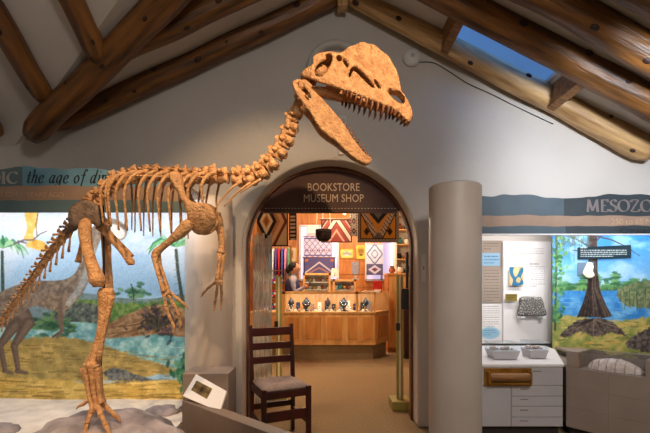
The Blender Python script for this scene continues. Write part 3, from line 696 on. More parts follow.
# low guide wall, box and label card at the right end of the platform
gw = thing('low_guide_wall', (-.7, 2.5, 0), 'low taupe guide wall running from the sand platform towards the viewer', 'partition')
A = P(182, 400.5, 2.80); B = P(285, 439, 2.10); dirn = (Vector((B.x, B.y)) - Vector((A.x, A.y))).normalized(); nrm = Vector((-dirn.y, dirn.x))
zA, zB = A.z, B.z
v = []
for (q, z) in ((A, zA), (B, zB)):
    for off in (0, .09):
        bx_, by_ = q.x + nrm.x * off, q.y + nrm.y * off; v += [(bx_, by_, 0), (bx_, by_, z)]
MB().add(v, [(0, 1, 5, 4), (2, 6, 7, 3), (1, 3, 7, 5), (0, 4, 6, 2), (0, 2, 3, 1), (4, 5, 7, 6)]).build('panel', 'taupe_shade', gw, bevel=.003)
ex = thing('label_stand', (-.90, 3.02, 0), 'taupe box at the foot of the left pillar carrying the tilted white card', 'label stand')
b0 = P(183.5, 373, 2.95); b1 = P(229, 373, 2.95)
MB().bx(b0.x, b1.x, 2.93, 3.19, 0, b0.z).build('box', 'taupe', ex, bevel=.004)
card = thing('label_card', (-.9, 2.8, .5), 'tilted white label card with a small dark fossil picture', 'label card')
q = [P(196, 374, 2.92), P(226.5, 391, 2.70), P(224, 409, 2.60), P(182.5, 396, 2.80)]
nn = (q[1] - q[0]).cross(q[3] - q[0]).normalized(); nn = nn if nn.y < 0 else -nn
q[2] = q[1] + q[3] - q[0] + (q[2] - (q[1] + q[3] - q[0])) * .6
vv = [p for p in q] + [p - nn * .014 for p in q]
MB().add(vv, [(0, 1, 2, 3), (7, 6, 5, 4), (0, 4, 5, 1), (1, 5, 6, 2), (2, 6, 7, 3), (3, 7, 4, 0)]).build('card', 'laminate_white', card, bevel=.002)
def inq(u, v_): return (q[0] * (1 - u) + q[1] * u) * (1 - v_) + (q[3] * (1 - u) + q[2] * u) * v_
def paint_fossil(p):
    k = fbm(p.X * 5, p.Y * 4, 5); p.C = np.array((92, 76, 44.)) * (1 - k)[:, None] + np.array((150, 128, 78.)) * k[:, None]
    p.line([(.1, .5), (.5, .45), (.95, .55)], .06, (48, 36, 22)); p.dab(.52, .5, .09, .2, (24, 18, 14)); p.line([(.5, .15), (.55, .9)], .05, (52, 40, 24))
a, b, c_ = inq(.12, .22) + nn * .002, inq(.62, .22) + nn * .002, inq(.12, .66) + nn * .002
o = board('picture', c_, b - a, a - c_, .001, 24, 16, paint_fossil, 'print', card, px=False)
for k in range(3):
    s0, s1 = inq(.70, .40 + k * .1) + nn * .001, inq(.92, .40 + k * .1) + nn * .001
# ================================================================== SKELETON
sk_root = thing('dinosaur_skeleton', (-1.36, 2.48, .47), 'mounted orange-brown skeleton of a crested two-legged dinosaur with open jaws', 'skeleton')
def bone(name, pts, rad, m='bone', seg=12, n=None, squash=1., ref=None, parent=None, label=None):
    o = MB().tube(pts, rad, seg, n, squash, ref, jit=.045).build(name, m, parent or sk_root, smooth=True)
    if label: o['label'] = label
    return o
# --- backbone: photo-frame points with depth
DEP = ([-40, 0, 70, 95, 160, 215, 250, 300, 420], [2.98, 2.86, 2.58, 2.50, 2.47, 2.43, 2.40, 2.32, 2.28])
def dpt(px): return float(np.interp(px, *DEP))
def S(px, py, dy=0.): d = dpt(px); p = P(px, py, d); return Vector((p.x, p.y + dy, p.z))
def vertebra(c, t, up, Lc, R, sp, spw, tr, m, zyg=True, lean=0., trdn=.0, name='vertebra', fat=1., knob=False):
    t = t.normalized(); up = (up - t * up.dot(t)).normalized(); s = t.cross(up); mb = MB()
    mb.tube([c - t * Lc * .5, c - t * Lc * .42, c, c + t * Lc * .42, c + t * Lc * .5], [R * .8, R, R * .70, R * 1.02, R * .75], 10, 8)
    if sp > 0:
        b = c + up * R * .5
        mb.tube([b, b + up * (R * .6 + sp * .5) - t * lean * .5, b + up * (R * .4 + sp) - t * lean], [spw * .5, spw * .42, spw * .55], 8, 6, .36, ref=tuple(t))
    for k in (-1, 1):
        if knob: mb.ball(c + s * k * R * .75 - up * R * .45 + t * Lc * .12, R * .62, 10, 8); mb.ball(c + s * k * R * .55 + up * R * .75 - t * Lc * .35, (R * .5, R * .42, R * .5), 8, 6)
        if tr > 0:
            mb.tube([c + up * R * .7, c + up * (R * 1.0) + s * k * (R * .6 + tr * .5), c + up * (R * .9 - trdn * tr) + s * k * (R * .6 + tr)], [R * .42, R * .26, R * .34], 7, 5)
        if zyg:
            mb.tube([c + up * R * .75 + s * k * R * .3, c + up * R * 1.0 + s * k * R * .5 + t * Lc * .62], [R * .36 * fat, R * .25 * fat], 7, 3)
            mb.tube([c + up * R * .75 + s * k * R * .3, c + up * R * 1.15 + s * k * R * .5 - t * Lc * .60], [R * .36 * fat, R * .28 * fat], 7, 3)
    o = mb.build(name, m, sk_root, smooth=True); return o
def along(pts, n):
    c, _ = catmull([tuple(p) for p in pts], 240); c = [Vector(p) for p in c]; d = [0]
    for a, b in zip(c, c[1:]): d.append(d[-1] + (b - a).length)
    out = []
    for i in range(n):
        q = d[-1] * (i + .5) / n; j = min(max(1, int(np.searchsorted(d, q))), len(c) - 1); out.append((c[j], (c[min(j + 3, 240)] - c[max(j - 3, 0)]).normalized()))
    return out, d[-1]
UP = Vector((0, 0, 1))
# tail (runs down to the left)
tail = [S(82, 219), S(70, 231), S(54, 250), S(38, 272), S(22, 294), S(8, 314), S(-8, 336), S(-26, 360)]
tv, tl = along(tail, 19)
for i, (c, t) in enumerate(tv):
    k = 1 - i / 19 * .62; Lc = tl / 19 * .9
    vertebra(c, t, UP + Vector((-.5, 0, .2)), Lc, .027 * k, .050 * k, .034 * k, .05 * k, 'bone_grey' if i < 2 else 'bone', lean=-.01, name='tail_vertebra')
    if 0 < i < 17:
        dn = Vector((-.02, 0, -1)); ln = .115 * (1 - i / 22)
        bone('chevron', [c + dn * .012, c + dn * (ln * .5) + t * .008, c + dn * (ln + .02) + t * .022], [.009 * k, .006 * k, .010 * k], 'bone', 7)
# back
back = [S(92, 208), S(101, 200), S(112, 189), S(126, 181), S(142, 177.5), S(160, 176.5), S(180, 177.5), S(200, 179), S(218, 179), S(229, 178.5)]
bv, blen = along(back, 15)
for i, (c, t) in enumerate(bv):
    sp = [.055, .06, .06, .055, .05, .045, .04, .035, .035, .035, .035, .03, .04, .05, .03][i]
    vertebra(c, t, UP, blen / 15 * .92, .033, sp * random.uniform(.8, 1.25), .05, .06, 'bone', lean=random.uniform(-.005, .02), fat=1.3)
# neck
neck = [S(232, 178.5), S(246, 179), S(259, 174.5), S(270, 165.5), S(279, 154.5), S(286, 143), S(291, 132), S(294, 121), S(297.5, 110)]
nv, nl = along(neck, 8)
for i, (c, t) in enumerate(nv):
    up = Vector((-t.z, 0, t.x)) if t.z > .1 else UP
    up = (up + Vector((-.15, 0, .35))).normalized()
    R = [.048, .049, .049, .048, .046, .043, .040, .036][i]
    vertebra(c, t, up, nl / 8 * .90, R * .86, .022, .05, .016, 'bone', lean=.014, trdn=1.2, name='neck_vertebra', fat=1.7, knob=True)
for (a, b, c) in (((243, 183), (232, 192), (214, 214)), ((252, 184), (240, 194), (226, 208)), ((262, 181), (252, 188), (242, 195))):
    bone('neck_rib', [S(*a, -.04), S(*b, -.055), S(*c, -.05)], [.010, .006, .003], 'bone', 7)
# ribs: both sides, hanging from the back vertebrae
RT = [(0, 0), (0, 0)]
for i in range(3, 15):
    c, t = bv[i]; f = (i - 2) / 12
    ln = .375 * (1 - .55 * max(0, .35 - f) / .35 * .6) * (1 - .35 * max(0, f - .75) / .25); wd = .135 + .03 * math.sin(math.pi * f)
    for sgn, dp in ((-1, 0), (1, .0)):
        sw = -.035 - .095 * min(1, f * 3) + (.014 if sgn > 0 else 0) + random.uniform(-.012, .012); pts = []
        for k in range(8):
            q = k / 7; lat = wd * (math.sin(min(1, q * 1.9) * math.pi * .5) - .18 * q * q); dz = .022 * math.sin(math.pi * min(1, q * 2.2)) * (q < .46) - ln * (q ** 1.35)
            pts.append(c + Vector((.012 + sw * math.sin(min(1, q * 1.7) * math.pi / 2) + .02 * q, sgn * lat, .022 + dz)))
        bone('rib', pts, [.012, .012, .0115, .0105, .009, .0078, .0068, .006], 'bone' if sgn < 0 else 'bone', 8, 16, .62)
        if 5 < i < 14:    # second head of the rib
            bone('rib_head', [c + Vector((.004, sgn * .02, -.008)), pts[2]], [.010, .007], 'bone', 6)
# --- pelvis
def plate_bone(name, pts, d, th, rnd, m, tilt=0., holes=(), step=.55, bulge=None, label=None):
    sc_ = d / F; out = sm(pts, 4); cx = sum(p[0] for p in pts) / len(pts); cy = sum(p[1] for p in pts) / len(pts)
    def fmap(u, v_, w_):
        p = P(u, v_, d); p.y += w_ + tilt * (u - cx) * sc_ + (bulge(u, v_) if bulge else 0)
        return p
    o = plate(out, [sm(h, 3) for h in holes], step, th, rnd, fmap).build(name, m, sk_root, smooth=True)
    if label: o['label'] = label
    return o
il = [(70, 222), (71, 210), (77, 203), (86, 200), (95, 203), (101, 210), (103, 221), (98, 227), (92, 224), (86, 222), (80, 226), (74, 229)]
plate_bone('ilium', il, 2.40, .022, 6, 'bone_grey', .15, label='grey rounded hip bone')
plate_bone('ilium', [(p[0] + 3, p[1] - 2) for p in il], 2.60, .02, 6, 'bone_grey', -.1)
for i in range(3): bone('sacral_rib', [S(90 + i * 5, 212 - i * 4), P(88 + i * 5, 214 - i * 3, 2.42)], [.02, .016], 'bone', 8)
# pubis and ischium
bone('pubis', [P(99, 226, 2.47), P(110, 238, 2.47), P(121, 250, 2.47), P(130, 261, 2.47), P(131, 265, 2.47)], [.026, .018, .017, .026, .018], 'bone', 10)
bone('pubis', [P(101, 224, 2.55), P(113, 237, 2.55), P(123, 247, 2.55), P(131, 257, 2.55)], [.024, .016, .016, .022], 'bone', 10)
bone('ischium', [P(88, 226, 2.50), P(83, 240, 2.52), P(80, 252, 2.53), P(78, 262, 2.54)], [.022, .014, .013, .020], 'bone', 10)
# --- hind legs
def leg(off, dx, m, near):
    d0, d1 = (2.38, 2.38) if near else (2.60, 2.58)
    if near:
        bone('femur', [P(88, 220, 2.44), P(85, 227, 2.36), P(86, 242, 2.35), P(90, 259, 2.35), P(95, 273, 2.35), P(97.5, 281, 2.35), P(98, 287, 2.35)], [.026, .040, .037, .036, .044, .053, .028], m, 14, 26, .9)
        bone('tibia', [P(106, 288, 2.39), P(106, 293, 2.39), P(105.5, 301, 2.39), P(104, 318, 2.39), P(100, 338, 2.39), P(95, 354, 2.39), P(92.5, 362, 2.39), P(92.5, 365, 2.39)], [.036, .050, .042, .034, .027, .030, .043, .034], m, 14, 30, .85)
        bone('fibula', [P(111.5, 295, 2.36), P(109, 310, 2.355), P(104, 332, 2.355), P(98.5, 361, 2.355)], [.022, .015, .012, .017], m, 8)
        fx = [((85.5, 367), (87.5, 385), (90, 399), (93, 405)), ((91.5, 366.5), (92.8, 385), (95, 400), (97.0, 407)), ((97.5, 366.5), (98.5, 384), (99.8, 397), (101.5, 403))]
        for k, q in enumerate(fx): bone('metatarsal', [P(*p_, 2.36 + .012 * abs(k - 1)) for p_ in q], [.021, .0135, .014, .021], m, 10, 16)
        bone('metatarsal', [P(82, 368, 2.39), P(84, 378, 2.39), P(86.5, 388, 2.385)], [.014, .011, .006], m, 8)
        bone('ankle_bone', [P(85, 366.0, 2.375), P(92, 365.5, 2.365), P(100, 365.5, 2.375)], [.020, .030, .020], m, 10)
        toes = [[(93.5, 405), (90.5, 414), (87, 424), (85, 434), (84, 442)], [(97, 407), (101, 416), (106, 426), (110, 436), (112.5, 443)], [(101, 403), (108, 409.5), (115, 416), (121, 423)]]
        tz = [2.36, 2.33, 2.40]
        for k, q in enumerate(toes):
            dd = [tz[k] - (.03 * i if k < 2 else .004 * i) for i in range(len(q))]
            for i in range(len(q) - 1):
                a, b = P(*q[i], dd[i]), P(*q[i + 1], dd[i + 1]); last = i == len(q) - 2; r = .019 - .002 * i
                mid = (a + b) / 2 + Vector((0, 0, .006 if not last else .012))
                bone('claw' if last else 'toe_bone', [a, mid, b], [r, r * .72, r * .95] if not last else [r, r * .75, .003], m, 9, 8)
        a = P(88, 400, 2.37)
        bone('toe_bone', [a, P(83, 404.5, 2.36)], [.013, .010], m, 8); bone('claw', [P(83, 404.5, 2.36), P(79, 406, 2.355), P(76, 409.5, 2.35)], [.011, .008, .002], m, 8)
    else:
        bone('femur', [P(97, 216, 2.56), P(104, 224, 2.60), P(106, 240, 2.60), P(107, 262, 2.60), P(107.5, 282, 2.60), P(107.5, 288, 2.60)], [.028, .034, .030, .027, .034, .036], m, 12, 24, .9)
        bone('tibia', [P(107, 290, 2.60), P(106, 297, 2.60), P(103, 320, 2.60), P(98, 344, 2.60), P(95.5, 366, 2.60)], [.036, .042, .026, .022, .034], m, 12, 22, .85)
        for k in range(3): bone('metatarsal', [P(92 + k * 4, 368, 2.58), P(94 + k * 3.5, 388, 2.57), P(96 + k * 4, 403, 2.55)], [.018, .014, .016], m, 8)
        for k in range(3):
            a = P(96 + k * 4, 403, 2.55); b = P(95 + k * 6, 409, 2.51); c = P(95 + k * 8, 413, 2.47)
            bone('toe_bone', [a, b], [.015, .012], m, 8); bone('claw', [b, (b + c) / 2 + Vector((0, 0, .008)), c], [.012, .009, .003], m, 8)
leg(0, 0, 'bone', True); leg(0, 0, 'bone', False)
# --- shoulder girdle and arms
DS = 2.27
sc_pts = [(170, 174), (173, 172), (179, 172.5), (183, 176), (184.5, 184), (186.5, 193), (190, 200), (196, 203), (204, 203), (211, 207), (215, 214), (215, 223), (210, 230), (203, 234), (195, 233.5), (190.5, 229), (189, 221), (187, 211), (182.5, 201), (177.5, 191), (172, 182)]
def sbulge(u, v_): return -.02 * math.sin(max(0, min(1, (v_ - 172) / 60)) * math.pi) + (.0016 * (v_ - 218) if v_ > 218 else 0)
plate_bone('shoulder_blade', sc_pts, DS, .020, 5, 'bone', .1, step=.5, bulge=sbulge, label='broad paddle-shaped shoulder blade with rounded plate')
far = [(p[0] + 5, p[1] + 1) for p in sc_pts]
plate_bone('shoulder_blade', far, 2.58, .016, 4, 'bone', -.1, step=.7)
bone('humerus', [P(190, 221, 2.24), P(186.5, 226, 2.24), P(180, 233, 2.23), P(170, 241, 2.22), P(161, 248.5, 2.22), P(156.5, 253, 2.22), P(155, 257, 2.22)], [.022, .038, .032, .019, .019, .026, .018], 'bone', 12, 26, .85)
bone('radius', [P(154.5, 255, 2.21), P(156, 266, 2.20), P(160.5, 281, 2.19), P(164, 292, 2.19)], [.019, .012, .011, .016], 'bone', 9)
bone('ulna', [P(157.5, 254, 2.24), P(160, 266, 2.23), P(165, 280, 2.22), P(168, 292, 2.215)], [.019, .012, .011, .015], 'bone', 9)
bone('wrist_bone', [P(161.5, 294, 2.19), P(166, 293.5, 2.20), P(171, 292.5, 2.21)], [.012, .017, .012], 'bone', 9)
def digit(pts, d, r, m='bone', dd=0.):
    n = len(pts) - 1
    for i in range(n):
        a, b = P(*pts[i], d + dd * i), P(*pts[i + 1], d + dd * (i + 1)); last = i == n - 1; rr = r * (1 - .12 * i)
        bone('claw' if last else 'finger_bone', [a, (a + b) / 2, b], [rr, rr * .68, rr * .9] if not last else [rr, rr * .8, .0025], m, 8, 8)
digit([(164, 295), (166, 307), (170, 318), (173.5, 325), (175, 332)], 2.19, .0125)
digit([(168, 295), (174, 305), (179.5, 316), (181, 324), (179.5, 330)], 2.205, .0125)
digit([(170.5, 293), (178, 299), (184.5, 304.5), (188.5, 309)], 2.22, .0125)
# far arm
bone('humerus', [P(217, 213, 2.58), P(218, 222, 2.60), P(221, 235, 2.62), P(221.5, 246, 2.63), P(221, 253, 2.63)], [.024, .034, .022, .020, .026], 'bone', 12, 18)
bone('radius', [P(219.5, 254, 2.62), P(218.5, 266, 2.60), P(217, 280, 2.58)], [.018, .012, .014], 'bone', 9)
bone('ulna', [P(223, 253, 2.64), P(222.5, 266, 2.63), P(220.5, 280, 2.61)], [.019, .012, .013], 'bone', 9)
bone('wrist_bone', [P(214.5, 282, 2.57), P(218, 281.5, 2.58), P(222, 282, 2.60)], [.011, .016, .012], 'bone', 9)
digit([(214.5, 283), (208, 288), (203.5, 293), (201, 297)], 2.56, .0115, 'bone')
digit([(217.5, 283), (216.5, 293), (215, 302), (214.2, 311)], 2.57, .0125, 'bone')
digit([(221, 283), (221.5, 293), (221.2, 302), (220.8, 311)], 2.58, .0125, 'bone')

# --- skull
K = 3.093
def cp(l): return [(290 + a / K, 30 + b / K) for a, b in l]
D0 = 2.28; PX = D0 / F
def hw(u): return float(np.interp(u, [300, 312, 335, 365, 395, 412], [.060, .082, .078, .055, .032, .022]))
body = cp([(35, 158), (46, 142), (70, 132), (73, 108), (98, 93), (128, 89), (148, 96), (172, 100), (202, 115), (236, 140), (272, 170), (302, 186), (326, 190), (346, 202), (362, 225), (374, 252), (376, 274), (366, 290), (353, 284), (340, 270), (322, 258), (300, 248), (262, 236), (225, 224), (190, 212), (150, 203), (118, 192), (90, 185), (58, 170)])
holes = [cp(h) for h in (
 [(79, 162), (81, 141), (96, 125), (111, 116), (110, 104), (119, 97), (129, 109), (126, 129), (116, 143), (107, 159), (93, 168)],
 [(142, 110), (148, 103), (157, 108), (156, 118), (148, 121)],
 [(162, 114), (170, 118), (178, 132), (173, 136), (164, 124)],
 [(179, 163), (186, 140), (196, 134), (210, 141), (230, 158), (250, 180), (256, 193), (246, 189), (224, 170), (206, 153), (196, 147), (190, 150), (184, 164)],
 [(256, 170), (262, 172), (276, 191), (270, 193), (260, 181)],
 [(300, 202), (308, 190), (323, 190), (340, 203), (351, 221), (346, 235), (330, 231), (311, 217)])]
skull = None
def side(sgn):
    def fmap(u, v_, w_):
        p = P(u, v_, D0); k = max(0, min(1, (64 - v_) / 14)); p.y += sgn * (hw(u) * (1 - .35 * k)) + w_
        return p
    return plate(sm(body, 4), [sm(h, 3) for h in holes], .42, .012, 2.2, fmap)
skull = side(-1).build('skull', 'bone', sk_root, smooth=True); ORG[skull.name] = ORG[sk_root.name]
skull['label'] = 'long crested skull with eye and nostril openings'
side(1).build('skull_side', 'bone', skull, smooth=True)
ob = sm(body, 3); n = len(ob); v = []; NL = 6
for i, (u, w_) in enumerate(ob):
    cu, cv = ob[i]; k = max(0, min(1, (64 - w_) / 14)); h = hw(u) * (1 - .35 * k)
    for j in range(NL + 1):
        q = -1 + 2 * j / NL; p = P(u, w_, D0); p.y += q * h
        # pull the rim in a little so that the side plates stand proud
        p.z -= .006; p.z += .010 * (1 - q * q) * (1 if w_ < 70 else 0); v.append(p)
top = MB().add(v, [(i * (NL + 1) + j, ((i + 1) % n) * (NL + 1) + j, ((i + 1) % n) * (NL + 1) + j + 1, i * (NL + 1) + j + 1) for i in range(52) for j in range(NL)])
top.build('skull_roof', 'bone', skull, smooth=True)
# braincase inside
MB().ball(P(320, 72, D0), (.05, .045, .04), 14, 10).build('braincase', 'bone', skull, smooth=True)
crest = cp([(142, 84), (150, 85), (172, 74), (200, 59), (225, 54), (250, 59), (284, 79), (311, 107), (329, 140), (338, 170), (343, 198), (326, 196), (300, 192), (268, 177), (235, 149), (200, 124), (165, 106), (150, 97)])
for sgn in (-1, 1):
    def fmap(u, v_, w_):
        p = P(u, v_, D0); k = max(0, min(1, (92 - v_) / 44)); p.y += sgn * (.026 + .022 * k) * float(np.interp(u, [335, 395, 402], [1, .9, .6])) + w_ - sgn * .006 * math.sin(u * .5) * k
        return p
    def rel(X, Y): return .75 + .5 * fbm(X * .35, Y * .35, 12)
    plate(sm(crest, 4), [], .5, .011, 2.6, fmap, rel).build('crest', 'bone' if sgn < 0 else 'bone', skull, smooth=True)
# lower jaw
jaw = cp([(9, 182), (18, 175), (33, 172), (48, 181), (72, 200), (97, 222), (120, 246), (150, 278), (172, 305), (190, 335), (212, 362), (232, 385), (251, 398), (247, 411), (232, 418), (212, 410), (190, 397), (165, 376), (138, 352), (108, 331), (85, 308), (62, 270), (42, 246), (25, 222), (13, 202)])
jh = [cp([(26, 187), (34, 185), (50, 200), (66, 222), (62, 226), (46, 211), (33, 198)]), cp([(48, 222), (54, 224), (60, 232), (55, 232)])]
def jw(u): return float(np.interp(u, [292, 305, 340, 368], [.072, .066, .034, .012]))
lj = None
for sgn in (-1, 1):
    def fmap(u, v_, w_): p = P(u, v_, D0); p.y += sgn * jw(u) + w_; return p
    m = plate(sm(jaw, 4), [sm(h, 3) for h in jh], .42, .012, 2.4, fmap)
    if sgn < 0: lj = m.build('lower_jaw', 'bone', sk_root, smooth=True)
    else: m.build('jaw_side', 'bone', lj, smooth=True)
ORG[lj.name] = ORG[sk_root.name]
MB().ball(P(367, 160, D0 ), (.016, .02, .014), 10, 8).build('chin', 'bone', lj, smooth=True)
# teeth
def tooth(par, u, v_, du, dv, r, sgn, wfn):
    a = P(u, v_, D0); a.y += sgn * wfn(u); b = P(u + du * .55 + dv * .06, v_ + dv * .55, D0); b.y += sgn * wfn(u) * .96; c = P(u + du, v_ + dv, D0); c.y += sgn * wfn(u) * .9
    MB().tube([a, b, c], [r, r * .8, .0008], 7, 6, .7).build('tooth', 'tooth', par, smooth=True)
jawline = cp([(165, 206), (190, 212), (225, 224), (262, 236), (300, 248), (322, 258)])
for sgn in (-1, 1):
    for i in range(12):
        q = i / 11 * (len(jawline) - 1); j = min(int(q), len(jawline) - 2); f_ = q - j
        u = jawline[j][0] * (1 - f_) + jawline[j + 1][0] * f_; v_ = jawline[j][1] * (1 - f_) + jawline[j + 1][1] * f_
        s_ = [.6, .75, .85, 1, 1.1, 1.05, 1.2, 1.25, 1.2, 1.0, .7, .55][i]
        tooth(skull, u, v_ - 1.2, -2.2 * s_, 9.6 * s_, .0105, sgn, hw)
    for i, (a, b) in enumerate(((326, 262), (337, 270), (349, 281), (360, 288))):
        tooth(skull, 290 + a / K, 30 + b / K - 1, -2.6, 4.6 - .5 * i, .0075, sgn, hw)
    for i in range(10):
        q = i / 9; u = 290 + (163 + 82 * q) / K; v_ = 30 + (293 + 102 * q) / K; s_ = [.6, .7, .9, 1, .8, 1, .9, 1.05, .9, .8][i]
        tooth(lj, u - .5, v_ + 1, 2.4 * s_, -4.6 * s_, .0068, sgn, jw)
# neck joint behind the jaw
bone('neck_vertebra', [P(297, 116, 2.31), P(299, 106, 2.30), P(303, 95, 2.29), P(308, 88, 2.28)], [.032, .036, .03, .024], 'bone', 12)
bone('jaw_joint', [P(299, 88, D0 - .06), P(304, 84, D0 - .06), P(311, 88, D0 - .05)], [.018, .024, .016], 'bone', 10)
bone('jaw_joint', [P(299, 88, D0 + .06), P(304, 84, D0 + .06), P(311, 88, D0 + .05)], [.018, .024, .016], 'bone', 10)
bone('palate', [P(312, 90, D0), P(326, 92, D0), P(342, 97, D0)], [.02, .022, .012], 'bone', 10, squash=1.4)
# slim steel posts that carry the mount
bone('mount_post', [P(103, 200, 2.52), P(104, 300, 2.50), P(98, 412, 2.49)], [.006, .006], 'black', 8)
# ================================================================== RIGHT DISPLAY
RBY = 3.54
br = thing('banner', (xpx(566, RBY), RBY, zpx(234, RBY)), 'dark slate and tan wavy banner over the right panels and swamp mural', 'banner')
xa, xb, xc = 1.24, xpx(564, RBY), 3.40
wave_layer(MB(), xa, xb, zpx(196.5, RBY), zpx(220, RBY), RBY, .012, 5, .034).build('upper_layer', 'slate_light', br)
wave_layer(MB(), xb, xc, zpx(196.5, RBY), zpx(220, RBY), RBY, .012, 5, .034).build('upper_layer', 'slate_paint', br)
wave_layer(MB(), xa, xc, zpx(216, RBY), zpx(230, RBY), RBY - .012, .012, 6, .018).build('middle_layer', 'tan_paint', br)
wave_layer(MB(), xa, xb, zpx(226.5, RBY), zpx(234, RBY), RBY - .024, .012, 7, .018).build('lower_layer', 'slate_light', br)
wave_layer(MB(), xb, xc, zpx(226.5, RBY), zpx(234, RBY), RBY - .024, .012, 7, .018).build('lower_layer', 'slate_paint', br)
MB().bx(xa, xc, RBY - .026, RBY + .012, zpx(234, RBY) - .012, zpx(234, RBY)).build('bottom_rail', 'laminate_white', br)
pen_text('lettering', 'MESOZOIC', MATS['grey_letter'], br, fm(586, 211.5, RBY), .101, w=.24, wmin=.08)
d3 = RBY - .013
text_mesh('lettering', '250 to 65 MILLION YEARS AGO', MATS['tan_letter'], br, lambda u, v_, t: Vector((xpx(611, d3) + u, d3 - t, zpx(222, d3) + v_)), .072, 'LEFT')
d4 = RBY - .025
text_mesh('lettering', 'Cretaceous', MATS['dark_letter'], br, lambda u, v_, t: Vector((xpx(620, d4) + u, d4 - t, zpx(230.6, d4) + v_)), .072, 'LEFT')
tag(MB().bx(xa, 3.40, RBY + .014, WY - .002, 1.985, 2.0).build('banner_canopy', 'taupe'), 'narrow board joining the right banner to the wall', 'board')

PY_ = 4.31
def pxboard(name, x0, y0, x1, y1, d, th, nx, ny, fn, label, cat, m='print', base=(228, 225, 225)):
    a, b = P(x0, y1, d), P(x1, y0, d); o = board(name, (a.x, d, a.z), (b.x - a.x, 0, 0), (0, 0, b.z - a.z), th, nx, ny, fn, m, base=base); return tag(o, label, cat)
def f1(p):
    p.C = np.tile(np.array((150, 136, 124.)), (p.X.size, 1)); p.rect(440, 253, 500, 266, (140, 178, 206), .4)
    p.textlines(484, 243, 499, 3, 2.6, 1., (96, 84, 76), 1); p.textlines(484, 256, 499, 3, 3.2, .9, (70, 100, 130), 2); p.textlines(484, 270, 499, 11, 3, .9, (104, 92, 84), 3)
pxboard('information_board', 466, 240.5, 502, 303, PY_, .03, 90, 100, f1, 'narrow taupe text panel with a light blue stripe beside the round pillar', 'text panel')
def f2(p):
    p.textlines(483, 306, 499, 10, 2.2, .7, (150, 146, 146), 4); p.dab(490, 333, 9, 5.5, (140, 186, 212), .95); p.textlines(484, 330, 496, 3, 2.2, .6, (80, 110, 140), 5)
pxboard('information_board', 466, 303.6, 502, 343.5, PY_, .03, 80, 80, f2, 'small white text panel with a blue oval, low beside the pillar', 'text panel')
def f3(p):
    p.textlines(511, 244.5, 527, 1, 2, .9, (150, 146, 148), 6); p.textlines(511, 248.5, 544, 4, 2.3, .7, (150, 146, 150), 7); p.textlines(529.5, 263.5, 543, 1, 2, .9, (110, 106, 110), 8); p.textlines(529.5, 266.5, 545, 10, 2.15, .65, (150, 146, 150), 9)
pxboard('information_board', 503.5, 241.5, 551.5, 343.5, PY_ - .03, .04, 150, 220, f3, 'large white text panel with a fossil drawing, left of the swamp mural', 'text panel', base=(232, 229, 230))
def f4(p):
    p.C = np.tile(np.array((206, 178, 128.)), (p.X.size, 1)); p.poly([(510, 266), (514, 266), (513, 272), (516, 277), (521, 268), (524, 270), (521, 277), (524, 283), (518, 286), (512, 286), (513, 280), (510, 274)], (44, 112, 150), .4)
    p.poly([(515, 267), (519, 268), (517, 275), (514, 272)], (214, 190, 144), .4); p.poly([(518, 277), (521, 279), (519, 283), (516, 281)], (200, 172, 120), .4)
pxboard('fossil_drawing', 509.5, 267, 523.5, 285.5, PY_ - .074, .004, 50, 60, f4, 'small blue and tan fossil drawing on the white text panel', 'drawing')
pq = P(511.5, 297.5, PY_ - .08); pl_ = thing('name_plaque', (pq.x, PY_ - .08, pq.z), 'small olive name plaque beside the speckled slab', 'plaque')
MB().bx(pq.x - .06, pq.x + .06, PY_ - .082, PY_ - .07, pq.z - .038, pq.z + .038).build('plate', 'olive_plaque', pl_, bevel=.002)
for k in range(3): MB().bx(pq.x - .045, pq.x + .045 - .02 * k, PY_ - .0835, PY_ - .0815, pq.z + .016 - k * .018, pq.z + .021 - k * .018).build('text_line', 'toe_kick', pl_)
st = thing('fossil_slab', (P(531, 316, 4.2).x, 4.2, P(531, 316, 4.2).z), 'black and white speckled fossil slab mounted on the white text panel', 'fossil')
o = plate(sm([(520, 297.5), (528, 296.5), (537, 297), (541.5, 297.5), (544, 306), (546, 315), (537, 316), (526, 316), (517.5, 315.5), (519, 306)], 3), [], .6, .035, 3., lambda u, v_, w_: P(u, v_, 4.19) + Vector((0, w_, 0)))
o.build('slab', 'fossil_speckle', st, smooth=True)
a, b = P(518, 316, 4.2), P(545, 316, 4.2)
for x in (a.x + .03, b.x - .03): MB().bx(x - .02, x + .02, 4.15, 4.25, a.z - .018, a.z - .002).build('bracket', 'acrylic_edge', st)

